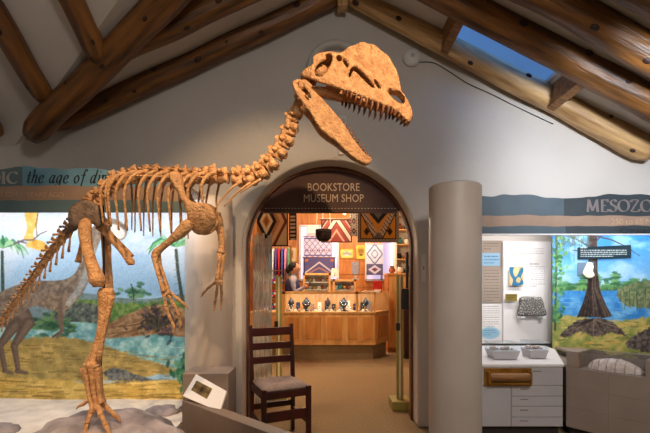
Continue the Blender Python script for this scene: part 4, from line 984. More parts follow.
# painted swamp mural, swung towards the viewer on the right
m0 = Vector((2.325, 4.09, .62)); m1 = Vector((3.04, 3.555, .62))
def paint_right(p):
    X, Y = p.X, p.Y; t = np.clip((Y - 234) / 55, 0, 1)[:, None]
    p.C = np.array((44, 126, 206.)) * (1 - t) + np.array((136, 192, 232.)) * t
    p.mix(np.clip((fbm(X * .05, Y * .09, 31) - .5) * 4, 0, 1) * .5, (200, 226, 244))
    p.poly([(545, 289), (575, 284), (600, 286), (630, 283), (700, 280), (700, 296), (545, 297)], (74, 124, 84), 1, c2=(126, 164, 104), ns=.4, wob=6)
    for i in range(16):
        x = random.uniform(556, 665); h = random.uniform(6, 20); p.line([(x, 292), (x, 292 - h)], .9, (72, 84, 66), .4)
        for j in range(5): y = 292 - h * (1 - j / 7); w_ = random.uniform(2, 5.5); p.dab(x + random.uniform(-1, 1), y, w_, 1.2, random.choice([(78, 138, 84), (110, 168, 96), (52, 104, 70)]), .8)
    p.poly([(545, 294), (600, 291), (700, 293), (700, 330), (545, 322)], (48, 130, 208), 1, c2=(104, 176, 230), ns=.12)
    for i in range(50):
        x = random.uniform(550, 670); y = random.uniform(295, 322); p.line([(x, y), (x + random.uniform(5, 16), y + .3)], .7, random.choice([(170, 214, 240), (56, 122, 190)]), a=.5)
    p.poly([(618, 291), (632, 283), (652, 281), (700, 286), (700, 311), (640, 308), (622, 303)], (78, 104, 70), 1, c2=(134, 140, 104), ns=.4, wob=5)
    for i in range(50): x = random.uniform(616, 680); p.line([(x, random.uniform(292, 312)), (x + random.uniform(-2, 2), random.uniform(288, 300))], .8, random.choice([(58, 88, 52), (150, 160, 110), (92, 84, 72)]), a=.7)
    p.poly([(545, 320), (585, 317), (610, 322), (650, 317), (700, 322), (700, 372), (545, 372)], (132, 146, 76), 1.5, c2=(196, 180, 104), ns=.16, wob=4)
    for i in range(130):
        x = random.uniform(548, 670); y = random.uniform(320, 366); p.line([(x, y), (x + random.uniform(3, 12), y + random.uniform(-1, 1))], random.uniform(.6, 1.4), random.choice([(92, 116, 56), (214, 196, 118), (112, 100, 66), (160, 172, 92), (226, 176, 90)]), a=.65)
    # cypress trunk and roots
    p.poly([(588.5, 225), (597, 225), (597.5, 270), (600, 290), (606, 305), (612, 316), (604, 318), (592, 317), (577, 317), (583, 303), (587, 288), (588.5, 262)], (48, 38, 38), .7, c2=(80, 66, 60), ns=.35, smooth=False)
    for k in range(9): x = 578 + k * 4; p.line([(x, 317), (589 + k * .8, 288), (590 + k * .7, 262)], 1.2, random.choice([(26, 20, 22), (104, 88, 78), (34, 28, 28)]), .6, a=.7)
    p.poly([(560, 336), (572, 324), (585, 319), (603, 319), (616, 325), (628, 337), (612, 333), (596, 337), (580, 332), (570, 337)], (66, 58, 56), .8, c2=(116, 102, 92), ns=.4, wob=4)
    for k in range(22): a = random.uniform(.1, 3.04); l = random.uniform(14, 34); p.line([(594, 319), (594 + math.cos(a) * l * .6, 322 + math.sin(a) * l * .25), (594 + math.cos(a) * l, 322 + math.sin(a) * l * .5)], 1.8, random.choice([(46, 38, 38), (130, 112, 98), (80, 68, 62)]), .6, .5, a=.75)
    p.poly([(626, 343), (640, 332), (658, 326), (700, 326), (700, 356), (650, 352), (636, 350)], (62, 56, 58), .8, c2=(118, 106, 100), ns=.4, wob=5)
    # branches and leafy edge tree
    for q in ([(597, 236), (612, 240), (625, 246), (640, 256)], [(597, 240), (606, 232)], [(588, 246), (578, 240), (566, 236)], [(588, 252), (572, 250)]): p.line(q, 1.6, (66, 58, 60), .6)
    p.line([(557, 225), (556, 280), (555, 330)], 2.2, (76, 84, 66))
    p.dabs(lambda: (random.gauss(556, 5), random.uniform(236, 322)), 130, 2.2, 1.4, [(74, 138, 88), (48, 104, 70), (122, 172, 110), (96, 150, 86)], .8, 1)
    p.dabs(lambda: (random.gauss(572, 8), random.uniform(234, 246)), 40, 2, 1., [(96, 110, 96), (66, 84, 76)], .6, 1)
    for i in range(30): x = random.uniform(553, 590); p.line([(x, 234), (x + random.uniform(-6, 6), random.uniform(240, 262))], .6, (70, 84, 84), a=.6)
    p.C += ((fbm(X * .9, Y * .9, 78) - .5) * 22)[:, None]
rm = board('mural', m0, Vector((m1.x - m0.x, m1.y - m0.y, 0)), (0, 0, 1.97 - .62), .03, 220, 260, paint_right); tag(rm, 'painted blue swamp mural with a flared cypress trunk', 'mural')
mdir = (m1 - m0).normalized(); mn = Vector((-mdir.y, mdir.x, 0)); mn = mn if mn.y < 0 else -mn
def onmural(px, py, off=0.):
    r = (px - CX) / F; t = (r * m0.y - m0.x) / (mdir.x - r * mdir.y); q = m0 + mdir * t; z = EYE + (HY - py) / F * q.y; return Vector((q.x, q.y, z)) + mn * off
def f5(p): p.C = np.tile(np.array((14, 40, 52.)), (p.X.size, 1)); p.textlines(580.5, 247.2, 592, 1, 2, 1., (220, 226, 228), 20); p.textlines(580.5, 249.8, 627, 4, 2., .95, (206, 214, 218), 21, .75)
a, b = onmural(577.5, 259.5, .012), onmural(631, 245, .012)
tag(board('text_plate', a, (b.x - a.x, b.y - a.y, 0), (0, 0, b.z - a.z), .008, 130, 40, f5), 'dark teal text plate with white lines on the swamp mural', 'text plate')
a, b = onmural(577.5, 275.5, .010), onmural(594, 262, .010)
def f6(p): p.C = np.tile(np.array((96, 120, 146.)), (p.X.size, 1))
tag(board('map_plate', a, (b.x - a.x, b.y - a.y, 0), (0, 0, b.z - a.z), .008, 8, 8, f6), 'small grey-blue plate below the teal text plate', 'plate')
o = plate(sm([(583, 273), (586, 266), (588, 262.5), (592, 263), (594, 267), (593, 271), (595, 275), (592, 278), (587, 277.5)], 3), [], .45, .006, 1., lambda u, v_, w_: onmural(u, v_, .03) + mn * w_).build('map_relief', 'cream', smooth=True)
tag(o, 'white land-shaped relief on the small grey-blue plate', 'relief')

# drawer cabinet
CYF = 3.44; cb_ = thing('drawer_cabinet', (1.65, 3.8, 0), 'pale grey drawer cabinet with a white top under the text panels', 'cabinet')
cx0, cx1 = 1.245, 2.045
MB().bx(cx0, cx1, CYF + .012, 4.20, .08, .598).build('body', 'laminate', cb_)
MB().bx(cx0 + .01, cx1 - .01, CYF + .05, 4.15, 0, .08).build('toe_kick', 'toe_kick', cb_)
MB().prism([(cx0 - .005, CYF - .012), (cx1 + .006, CYF - .012), (2.33, 4.05), (2.33, 4.24), (cx0 - .005, 4.24)], lambda u, w_, t: Vector((u, w_, .60 + (w_ - CYF) * .045 + t)), 0, .022).build('top', 'laminate_white', cb_, bevel=.003)
zz = [.438, .345, .258, .165, .083]
def front(name, x0, x1, z0, z1): return MB().bx(x0 + .002, x1 - .002, CYF - .004, CYF + .012, z0 + .002, z1 - .002).build(name, 'laminate', cb_, bevel=.002)
front('door', cx0, 1.60, zz[4], zz[0]); t0 = front('drawer', 1.60, cx1, zz[0], .597); front('fixed_panel', cx0, 1.60, zz[0], .597)
hs = [t0] + [front('drawer', 1.60, cx1, zz[i + 1], zz[i]) for i in range(4)]
for h_, z in zip(hs, (.56, .408, .318, .226, .134)):
    ORG[h_.name] = ORG[cb_.name]; xx = 1.82 if z > .5 else 1.71
    MB().bx(xx - .035, xx + .035, CYF - .009, CYF - .003, z - .004, z + .004).build('handle', 'taupe', h_, bevel=.002)
bb = thing('brass_roller_box', (1.56, CYF - .03, .44), 'brass box with a wooden roller fixed to the drawer cabinet front', 'box')
MB().bx(1.362, 1.768, CYF - .022, CYF - .005, .436, .588).build('back_plate', 'brass', bb, bevel=.004)
for x in (1.392, 1.738): MB().bx(x - .008, x + .008, CYF - .075, CYF - .02, .462, .566).build('end_plate', 'brass', bb, bevel=.002)
MB().tube([(1.395, CYF - .05, .517), (1.735, CYF - .05, .517)], [.036, .036], 20, 6).build('roller', 'lumber', bb); arcsmooth(bb.children[-1])
MB().bx(1.398, 1.732, CYF - .06, CYF - .02, .458, .474).build('lip', 'brass', bb, bevel=.002)
def specimen(xc, y, w_, lb, lb2):
    zt = .622 + (y - CYF) * .045 + .001
    t = thing('specimen_tray', (xc, y, zt), lb, 'specimen tray')
    MB().add([(xc + sx * w_ / 2 * k, y + sy * .09 * k, zt + z) for k, z in ((.82, 0), (1, .075)) for sx, sy in ((-1, -1), (1, -1), (1, 1), (-1, 1))], [(0, 1, 2, 3), (4, 5, 6, 7), (0, 1, 5, 4), (1, 2, 6, 5), (2, 3, 7, 6), (3, 0, 4, 7)]).build('plinth', 'laminate', t, bevel=.003)
    for k in range(5):
        x = xc - w_ * .34 + k * w_ * .17; s = .018 + .008 * math.sin(k * 2.3 + xc)
        MB().ball((x, y + .02 * math.sin(k * 3), zt + .079 + s * .6), (s * 1.2, s, s * .7), 10, 7).build('fossil_piece', 'fossil_pale', t, smooth=True)
    g = MB(); zb_ = zt + .076
    for s in (-1, 1): g.bx(xc + s * w_ / 2 - .002, xc + s * w_ / 2 + .002, y - .09, y + .09, zb_, zb_ + .07); g.bx(xc - w_ / 2, xc + w_ / 2, y + s * .09 - .002, y + s * .09 + .002, zb_, zb_ + .07)
    g.bx(xc - w_ / 2, xc + w_ / 2, y - .09, y + .09, zb_ + .07, zb_ + .074); g.build('cover', 'glass', t)['kind'] = 'stuff'
    for s in (-1, 1): MB().bx(xc - w_ / 2, xc + w_ / 2, y + s * .09 - .003, y + s * .09 + .003, zb_ + .068, zb_ + .074).build('cover_edge', 'acrylic_edge', t)
specimen(1.62, 3.66, .25, 'clear-lidded tray of small fossils on the left of the white cabinet top', '')
specimen(1.935, 3.70, .17, 'narrow tapered fossil tray on the right of the white cabinet top', '')

# angled console with the vitrine
e = Vector((.617, -.787, 0)); nI = Vector((.787, .617, 0)); F0 = Vector((2.075, 3.44, 0))
co = thing('angled_console', tuple(F0 + e * .4 + nI * .2), 'taupe angled console in front of the swamp mural', 'console')
def cs(s, n_, z): p = F0 + e * s + nI * n_; return Vector((p.x, p.y, z))
M0 = Vector((2.34, 4.06)); M1 = Vector((3.04, 3.53)); E1 = F0 + e * .95; E2 = Vector((3.12, 3.40))
body_ = [(F0.x, F0.y), (E1.x, E1.y), (E2.x, E2.y), (M1.x, M1.y), (M0.x, M0.y)]
MB().prism(body_, lambda u, w_, t: Vector((u, w_, t)), .085, .60).build('body', 'taupe', co)
MB().prism([(F0.x + .04, F0.y + .02), (E1.x + .04, E1.y + .03), (E2.x, E2.y), (M1.x, M1.y), (M0.x, M0.y)], lambda u, w_, t: Vector((u, w_, t)), 0, .085).build('toe_kick', 'toe_kick', co)
for k, (sa, sb) in enumerate(((.0, .31), (.31, .63), (.63, .95))):
    for (za, zb_) in ((.09, .26), (.26, .43), (.43, .597)):
        MB().add([cs(sa + .0005, -.004, za + .0005), cs(sb - .0005, -.004, za + .0005), cs(sb - .0005, -.004, zb_ - .0005), cs(sa + .0005, -.004, zb_ - .0005), cs(sa + .0005, .004, za + .0005), cs(sb - .0005, .004, za + .0005), cs(sb - .0005, .004, zb_ - .0005), cs(sa + .0005, .004, zb_ - .0005)],
                 [(0, 1, 2, 3), (7, 6, 5, 4), (0, 4, 5, 1), (1, 5, 6, 2), (2, 6, 7, 3), (3, 7, 4, 0)]).build('panel', 'taupe', co)
ZV = .735
def cbox(mb, s0, s1, n0, n1, z0, z1):
    return mb.add([cs(s, n_, z) for z in (z0, z1) for s, n_ in ((s0, n0), (s1, n0), (s1, n1), (s0, n1))], [(0, 1, 2, 3), (4, 5, 6, 7), (0, 1, 5, 4), (1, 2, 6, 5), (2, 3, 7, 6), (3, 0, 4, 7)])
cbox(MB(), 0.0, .095, .0, .26, .601, ZV).build('end_block', 'taupe', co, bevel=.003)
cbox(MB(), .545, .95, .0, .26, .601, ZV).build('end_block', 'taupe', co, bevel=.003)
cbox(MB(), .095, .545, .25, .262, .601, ZV).build('back_panel', 'taupe', co)
cbox(MB(), .095, .103, .0, .012, .601, ZV).build('edge_strip', 'lumber', co)
cbox(MB(), .097, .543, .004, .008, .601, ZV).build('front_glass', 'glass', co)
cbox(MB(), .095, .545, .0, .26, ZV, ZV + .005).build('top_glass', 'glass', co)
MB().prism([(cs(0, .26, 0).x, cs(0, .26, 0).y), (cs(.95, .26, 0).x, cs(.95, .26, 0).y), (E2.x + .02, E2.y), (M1.x, M1.y), (M0.x, M0.y)], lambda u, w_, t: Vector((u, w_, .655 + t)), 0, .02).build('rear_shelf', 'taupe', co)
fz = thing('armour_plate_fossil', tuple(cs(.33, .12, .603)), 'pale segmented lens-shaped fossil lying in the console vitrine', 'fossil')
prof = [(.0, .03), (.04, .065), (.09, .085), (.15, .098), (.21, .098), (.27, .085), (.33, .058), (.385, .022)]
for k in range(7):
    (a, ha), (b, hb) = prof[k], prof[k + 1]; vs_ = []
    for s_, hh in ((a, ha), (b - .005, hb)):
        for q in range(9): th = math.pi * q / 8; vs_.append(cs(.135 + s_, .12 - math.cos(th) * .075 * (hh / .1 + .2), .602 + math.sin(th) * hh * (1 + .05 * math.sin(q * 2 + k))))
    MB().add(vs_, [(q, q + 1, 10 + q, 9 + q) for q in range(8)] + [tuple(range(9)), tuple(range(17, 8, -1)), (0, 9, 17, 8)]).build('segment', 'fossil_pale', fz, smooth=True); arcsmooth(fz.children[-1], 50)

# ================================================================== DOORWAY
# ladder-back chair
ch = thing('ladder_back_chair', (-.37, 3.36, 0), 'dark red-brown ladder-back wooden chair with a grey cushion in the doorway', 'chair')
fdir = Vector((.42, -.907, 0)); rdir = Vector((.907, .42, 0)); B0 = Vector((-.632, 3.44, 0))
def cc(r, f_, z): p = B0 + rdir * r + fdir * f_; return Vector((p.x, p.y, z))
W_, DP = .375, .375; MR = Matrix((rdir, fdir, Vector((0, 0, 1)))).transposed()
def cbx(name, r0, r1, f0, f1, z0, z1, m='chair_wood', par=ch, bv_=.004): return MB().box(cc((r0 + r1) / 2, (f0 + f1) / 2, (z0 + z1) / 2), (r1 - r0, f1 - f0, z1 - z0), MR).build(name, m, par, bevel=bv_)
for r in (0, W_):
    MB().tube([cc(r, .0, 0), cc(r, .005, .45), cc(r, -.035, .95)], [.021, .023, .019], 4, 10, ref=tuple(rdir + fdir)).build('leg', 'chair_wood', ch)
    cbx('leg', r - .019, r + .019, DP - .019, DP + .019, 0, .485)
for z0, z1, f_ in ((.852, .925, -.026), (.735, .795, -.018), (.615, .675, -.010)):
    cbx('back_slat', .015, W_ - .015, f_ - .009, f_ + .009, z0, z1)
for r in (0, W_): cbx('side_rail', r - .012, r + .012, .01, DP - .01, .405, .462); cbx('stretcher', r - .010, r + .010, .01, DP - .01, .17, .215)
cbx('front_rail', .01, W_ - .01, DP - .012, DP + .012, .405, .462); cbx('back_rail', .01, W_ - .01, -.012, .012, .405, .462)
cbx('stretcher', .01, W_ - .01, DP - .010, DP + .010, .225, .305); cbx('stretcher', .01, W_ - .01, -.010, .010, .225, .275)
cu = MB(); cv = []
for j in range(9):
    for i in range(9):
        a, b = i / 8 * 2 - 1, j / 8 * 2 - 1; h = .03 * (1 - a ** 6) * (1 - b ** 6); k = 1 - .04 * (a * a * b * b); cv.append(cc(W_ / 2 + a * (W_ / 2 + .008) * k, DP / 2 + .012 + b * (DP / 2 - .004) * k, .482 + h))
for j in range(9):
    for i in range(9):
        a, b = i / 8 * 2 - 1, j / 8 * 2 - 1; k = 1 - .04 * (a * a * b * b); cv.append(cc(W_ / 2 + a * (W_ / 2 + .0) * k, DP / 2 + .012 + b * (DP / 2 - .008) * k, .463))
ff = [(j * 9 + i, j * 9 + i + 1, j * 9 + 10 + i, j * 9 + 9 + i) for j in range(8) for i in range(8)]; ff += [tuple(81 + q for q in f_[::-1]) for f_ in ff]
per = list(range(8)) + [8 + 9 * k for k in range(8)] + [80 - k for k in range(8)] + [72 - 9 * k for k in range(8)]
ff += [(per[i], per[(i + 1) % 32], 81 + per[(i + 1) % 32], 81 + per[i]) for i in range(32)]
cu.add(cv, ff).build('cushion', 'cushion', ch, smooth=True)
# folded scissor gate behind the left jamb
gt = thing('folding_gate', (-.66, 4.3, 0), 'grey folded scissor gate behind the left jamb of the arch', 'gate')
gx = [-.765 + i * .0265 for i in range(8)]
for i, x in enumerate(gx): MB().bx(x - .0095, x + .0095, 4.285 + .016 * (i % 2), 4.297 + .016 * (i % 2), .03, 1.83 + .03 * math.sin(i * 2.1)).build('bar', 'steel', gt)
for i in range(7):
    for k in range(7):
        z = .12 + k * .24; d_ = 1 if (i + k) % 2 else -1
        MB().tube([(gx[i], 4.282, z + (.18 if d_ > 0 else 0)), (gx[i + 1], 4.282, z + (0 if d_ > 0 else .18))], [.007, .007], 4, 2).build('lattice_bar', 'steel', gt)
# security pedestals
def pedestal(x, y, lb):
    t = thing('security_pedestal', (x, y, 0), lb, 'security pedestal')
    MB().bx(x - .10, x + .10, y - .13, y + .13, 0, .095).build('base', 'pedestal', t, bevel=.008)
    MB().bx(x - .036, x - .010, y - .02, y + .02, .095, 1.41).build('panel', 'pedestal', t, bevel=.006); MB().bx(x + .010, x + .036, y - .02, y + .02, .095, 1.41).build('panel', 'pedestal', t, bevel=.006)
    MB().bx(x - .009, x + .009, y - .012, y + .012, .095, 1.39).build('insert', 'cream', t)
    MB().bx(x - .045, x - .005, y - .05, y - .021, .82, .90).build('latch', 'black', t, bevel=.006)
pedestal(.795, 4.25, 'yellow-green security pedestal beside the right jamb of the arch'); pedestal(-.515, 4.47, 'yellow-green security pedestal behind the chair')
lk = thing('door_hardware', (.79, 3.70, 1.0), 'black lock box and strip on the right door jamb', 'door hardware')
MB().bx(.742, .808, 3.86, 3.93, 1.065, 1.265).build('lock_box', 'black', lk, bevel=.008); MB().bx(.785, .808, 3.86, 3.90, 1.268, 1.62).build('strip', 'black', lk, bevel=.003)
wp = thing('wall_plate', (.865, WY, 1.33), 'narrow white plate on the wall just right of the arch', 'wall plate')
MB().bx(.875, .915, WY - .008, WY + .001, 1.33, 1.58).build('plate', 'white_plastic', wp, bevel=.002); MB().bx(.89, .90, WY - .011, WY - .007, 1.44, 1.47).build('slot', 'taupe', wp)
# ================================================================== SHOP
CD = 6.93
mat('pine_panel', L(196, 128, 58), L(214, 148, 74), .45, 5, .05, 20, stretch=(4, 4, .5))
ct = thing('shop_counter', (0, 7.2, 0), 'long pine counter with raised panels and a glass top case facing the doorway', 'counter')
cpoly = [(-1.30, CD), (.867, CD), (1.20, 7.52), (-1.30, 7.52)]; up3 = lambda u, w_, t: Vector((u, w_, t))
MB().prism(cpoly, up3, .26, .83).build('base', 'pine', ct)
MB().prism([(-1.28, CD + .05), (.835, CD + .05), (1.14, 7.50), (-1.28, 7.50)], up3, 0, .26).build('plinth', 'carpet', ct)
MB().prism([(-1.31, CD - .02), (.878, CD - .02), (1.225, 7.53), (-1.31, 7.53)], up3, .805, .835).build('ledge', 'pine', ct, bevel=.004)
MB().prism([(-1.31, CD - .012), (.872, CD - .012), (1.215, 7.53), (-1.31, 7.53)], up3, .262, .30).build('skirting', 'pine', ct)
sd_ = Vector((1.20 - .867, 7.52 - CD, 0)).normalized(); sn = Vector((sd_.y, -sd_.x, 0))
def cpanel(a, b, side=False):
    for (ia, ib, za, zb_, off) in ((a, b, .315, .795, .006), (a + .045, b - .045, .365, .745, .020)):
        if not side: mb = MB().bx(ia, ib, CD - off, CD + .002, za, zb_)
        else:
            o_ = Vector((.867, CD, 0)); q_ = [o_ + sd_ * ia, o_ + sd_ * ib]; mb = MB().add([p + sn * k + Vector((0, 0, z)) for z in (za, zb_) for k in (off, -.002) for p in q_], [(0, 1, 3, 2), (4, 5, 7, 6), (0, 1, 5, 4), (2, 3, 7, 6), (0, 2, 6, 4), (1, 3, 7, 5)])
        o = mb.build('panel', 'pine' if off < .01 else 'pine_panel', ct, bevel=.003)
for a, b in ((-1.27, -.99), (-.98, -.70), (-.69, -.40), (-.385, -.02), (-.005, .34), (.355, .60), (.615, .855)): cpanel(a, b)
cpanel(.03, .62, True)
gl = MB().bx(-.70, .86, CD + .004, CD + .010, .835, 1.15); gl.build('front_glass', 'glass', ct)
MB().add([Vector((.867, CD + .006, z)) for z in (.835, 1.15)] + [Vector((1.19, 7.51, z)) for z in (.835, 1.15)], [(0, 1, 3, 2)]).build('side_glass', 'glass', ct)
MB().prism([(-.70, CD), (.867, CD), (1.20, 7.52), (-.70, 7.52)], up3, 1.158, 1.166).build('top_glass', 'glass', ct)
for x, w_, z in ((-.715, .05, 1.18), (.555, .045, 1.20), (.86, .03, 1.17)): MB().bx(x - w_ / 2, x + w_ / 2, CD - .004, CD + .03, .835, z).build('post', 'pine', ct)
MB().bx(-.74, .875, CD - .004, CD + .03, 1.145, 1.18).build('top_rail', 'pine', ct); MB().bx(-.74, 1.2, 7.49, 7.52, .835, 1.18).build('rear_panel', 'pine', ct)
random.seed(21)
NTH = ['first', 'second', 'third', 'fourth', 'fifth', 'sixth', 'seventh', 'eighth', 'ninth', 'tenth', 'eleventh', 'twelfth'] + ['thirteenth', 'fourteenth', 'fifteenth', 'sixteenth', 'seventeenth', 'eighteenth', 'nineteenth', 'twentieth', 'twenty-first', 'twenty-second']
ncush = 0
JX = 'jewellery inside the front glass case'
def bust(x, y, z, s, m, lb):
    t = thing('necklace_bust', (x, y, z), lb, 'necklace stand', JX)
    MB().lathe((x, y, z), [(.045 * s, 0), (.05 * s, .012), (.02 * s, .03), (.018 * s, .06), (.06 * s, .10), (.075 * s, .15), (.05 * s, .19), (.022 * s, .215), (.02 * s, .24), (.001, .245)], 14).build('bust', m, t, smooth=True)
    v = []; n = 18
    for i in range(n + 1): a = math.pi * i / n; v.append((x + math.cos(a) * .05 * s, y - .062 * s - .01 * math.sin(a), z + .17 * s - math.sin(a) * .06 * s))
    MB().tube(v, [.005 * s, .007 * s, .005 * s], 6, 18).build('necklace', 'silver' if m == 'black' else 'turquoise', t, smooth=True)
for x, s, m, lb in ((-.60, .8, 'black', 'small black necklace bust at the left end of the glass case'), (-.33, 1.05, 'black', 'large black necklace bust left of centre in the glass case'), (.33, 1.05, 'black', 'large black necklace bust beside the case divider'), (.05, .7, 'wool_dark', 'dark brown necklace bust in the middle of the glass case'), (.72, .75, 'black', 'black necklace bust right of the case divider')):
    bust(x, 7.08, .836, s, m, lb)
for i in range(22):
    x = -.66 + i * .07; 
    if abs(x - .555) < .03: continue
    y = 7.02 + .03 * (i % 3); t = thing('ring_cushion', (x, y, .836), f'{NTH[ncush]} ring cushion from the left in the front glass case', 'jewellery', 'jewellery cushions in the front case'); ncush += 1
    MB().box((x, y, .852), (.05, .05, .032)).build('cushion', 'cream' if i % 3 else 'cushion', t, bevel=.01)
    MB().tube([(x + .016 * math.cos(a), y, .874 + .016 * math.sin(a)) for a in np.linspace(0, 2 * math.pi, 11)], [.004, .004], 5, 14).build('ring', ['gold', 'silver', 'turquoise'][i % 3], t)
for i in range(12):
    x = -.62 + i * .13; y = 7.30; t = thing('jewellery_card', (x, y, .836), f"{['cream', 'navy', 'black', 'taupe'][i % 4]} upright jewellery card, {NTH[i]} from the left at the back of the front case", 'jewellery card', 'upright cards in the front case')
    MB().bx(x - .035, x + .035, y, y + .008, .836, .836 + .12 + .03 * (i % 3)).build('card', ['cream', 'navy', 'black', 'taupe'][i % 4], t); MB().ball((x, y - .006, .91), (.012, .006, .012), 8, 6).build('pendant', ['gold', 'turquoise', 'silver'][i % 3], t)

def cabinet(name, x0, x1, y0, y1, z1, shelves, lb, base=.0, frame='pine'):
    t = thing(name, ((x0 + x1) / 2, (y0 + y1) / 2, 0), lb, 'display case'); zlow = shelves[0] - .02
    MB().bx(x0, x1, y0, y1, 0, zlow).build('base', frame, t)
    for x in (x0, x1 - .04):
        for y in (y0, y1 - .04): MB().bx(x, x + .04, y, y + .04, zlow, z1).build('post', frame, t)
    MB().bx(x0, x1, y0, y1, z1 - .045, z1).build('top', frame, t); MB().bx(x0 + .04, x1 - .04, y1 - .02, y1 - .01, zlow, z1 - .045).build('back', 'cream', t)
    for z in shelves: MB().bx(x0 + .03, x1 - .03, y0 + .03, y1 - .025, z - .018, z).build('shelf', 'cream' if z > shelves[0] else frame, t)
    MB().bx(x0 + .04, x1 - .04, y0 + .004, y0 + .009, zlow, z1 - .045).build('glass_door', 'glass', t); return t
cabinet('display_case', xpx(303, 8.7), xpx(330.5, 8.7), 8.7, 9.15, 1.56, [1.0, 1.20, 1.37], 'glass display case with white shelves behind the person')
cabinet('display_case', xpx(333, 8.35), xpx(356, 8.35), 8.35, 8.8, 1.42, [.95, 1.20], 'glass display case in the middle of the shop below the till')
PK = 'pottery in the shop cases'
def pot(x, y, z, s, m, lb, grp):
    t = thing('small_pot', (x, y, z), lb, 'pot', grp); MB().lathe((x, y, z), [(.022 * s, 0), (.04 * s, .02 * s), (.046 * s, .045 * s), (.03 * s, .075 * s), (.026 * s, .085 * s)], 12).build('body', m, t, smooth=True)
    MB().lathe((x, y, z + .083 * s), [(.026 * s, 0), (.033 * s, .008 * s), (.024 * s, .012 * s)], 12).build('rim', 'wool_dark', t, smooth=True)
for k, z in enumerate((1.0, 1.20, 1.37)):
    for i in range(6): pot(xpx(305.5 + i * 4.4, 8.85), 8.88, z, 1.1 - .1 * k, ['cream', 'terracotta', 'silver', 'gold'][(i + k) % 4], f"small pot, {NTH[i]} from the left on the {['bottom', 'middle', 'top'][k]} shelf of the case behind the person", 'pots in the case behind the person')
for k, z in enumerate((.95, 1.20)):
    for i in range(5): pot(xpx(335.5 + i * 4.4, 8.5), 8.52, z, 1.2, ['terracotta', 'cream', 'turquoise', 'gold'][(i + k) % 4], f"small pot, {NTH[i]} from the left on the {['lower', 'upper'][k]} shelf of the case below the till", 'pots in the case below the till')
# things on and around the cases
mo = thing('till_monitor', (xpx(357.5, 8.5), 8.55, 1.42), 'grey till monitor standing on the middle display case', 'monitor'); mx_ = xpx(357, 8.5) - .03
MB().bx(mx_ - .08, mx_ + .08, 8.5, 8.62, 1.421, 1.44).build('foot', 'steel', mo); MB().bx(mx_ - .02, mx_ + .02, 8.55, 8.58, 1.44, 1.56).build('stem', 'steel', mo)
MB().box((mx_, 8.54, 1.66), (.17, .04, .27), Matrix.Rotation(-.35, 3, 'Z')).build('screen', 'grey_cloth', mo, bevel=.008)
bk = thing('open_brochure', (xpx(334.5, 8.6), 8.6, 1.56), 'white brochure standing open beside the till case', 'brochure'); bxx = xpx(334.5, 8.6)
for s in (-1, 1): MB().box((bxx + s * .035, 8.5, 1.50 + .06), (.075, .006, .2), Matrix.Rotation(s * .5, 3, 'Z') @ Matrix.Rotation(-.25, 3, 'X')).build('page', 'cream', bk)
rb = thing('red_box', (xpx(377.5, 7.2), 7.2, 1.167), 'bright red box standing on the right end of the counter', 'box'); rx_ = xpx(377.5, 7.2)
MB().bx(rx_ - .08, rx_ + .08, 7.17, 7.24, 1.167, 1.375).build('body', 'red', rb, bevel=.006); MB().bx(rx_ - .06, rx_ + .06, 7.168, 7.171, 1.19, 1.22).build('label', 'cream', rb)
pw = thing('paper_tray', (xpx(371, 7.25), 7.3, 1.167), 'flat white paper tray on the counter below the red box', 'tray'); px1 = xpx(371, 7.2)
MB().bx(px1 - .17, px1 + .14, 7.0, 7.15, 1.167, 1.185).build('tray', 'white_plastic', pw, bevel=.004); MB().bx(px1 - .14, px1 + .11, 7.01, 7.14, 1.186, 1.20).build('paper', 'cream', pw)
# tall cabinet on the right and the warm shelf behind it
tc = thing('tall_cabinet', (xpx(399, 7.9), 8.0, 0), 'tall pine cabinet behind the right security pedestal', 'cabinet'); tx0, tx1 = xpx(388, 7.7), xpx(415, 7.7)
MB().bx(tx0, tx1, 7.7, 8.2, 0, 1.50).build('body', 'pine_dark', tc)
MB().bx(tx0 - .02, tx1, 7.68, 8.22, 1.50, 1.53).build('top', 'pine', tc)
for k in range(2):
    a = tx0 + .02 + k * (tx1 - tx0 - .02) / 2; o = MB().bx(a, a + (tx1 - tx0) / 2 - .03, 7.685, 7.70, .1, 1.46).build('door', 'pine', tc, bevel=.003); ORG[o.name] = ORG[tc.name]
    MB().ball((a + .03, 7.675, .95), .012, 8, 6).build('knob', 'brass', o)
oc = thing('low_orange_cabinet', (xpx(408, 7.2), 7.2, 0), 'low reddish wood cabinet at the right edge of the shop view', 'cabinet'); ox = xpx(404.5, 7.0)
MB().bx(ox, ox + .6, 7.0, 7.4, .05, 1.22).build('body', 'chair_wood', oc); MB().bx(ox - .01, ox + .6, 6.98, 7.42, 1.22, 1.25).build('top', 'pine_dark', oc); MB().bx(ox + .02, ox + .5, 7.02, 7.38, 0, .05).build('plinth', 'toe_kick', oc)
sh = thing('lit_wall_shelf', (xpx(404, 9.2), 9.2, 0), 'lit cream wall shelf of pottery at the right of the shop', 'shelf'); sx0, sx1 = xpx(396, 9.2), xpx(420, 9.2)
MB().bx(sx0, sx1, 9.5, 9.53, 0, 3.0).build('back', 'cream', sh)
for x in (sx0, sx1): MB().bx(x - .02, x + .02, 9.2, 9.5, 0, 3.0).build('upright', 'cream', sh)
for k in range(6): MB().bx(sx0 + .02, sx1 - .02, 9.2, 9.5, 1.2 + k * .34, 1.225 + k * .34).build('shelf_board', 'pine', sh)
for k in range(5):
    for i in range(3): pot(sx0 + .1 + i * .17, 9.32, 1.226 + k * .34, 1.6 - .1 * ((i + k) % 3), ['terracotta', 'cream', 'black', 'turquoise'][(i * 2 + k) % 4], f"{['left', 'middle', 'right'][i]} pot on the {NTH[k]} board from the bottom of the lit wall shelf", 'pots on the lit wall shelf')
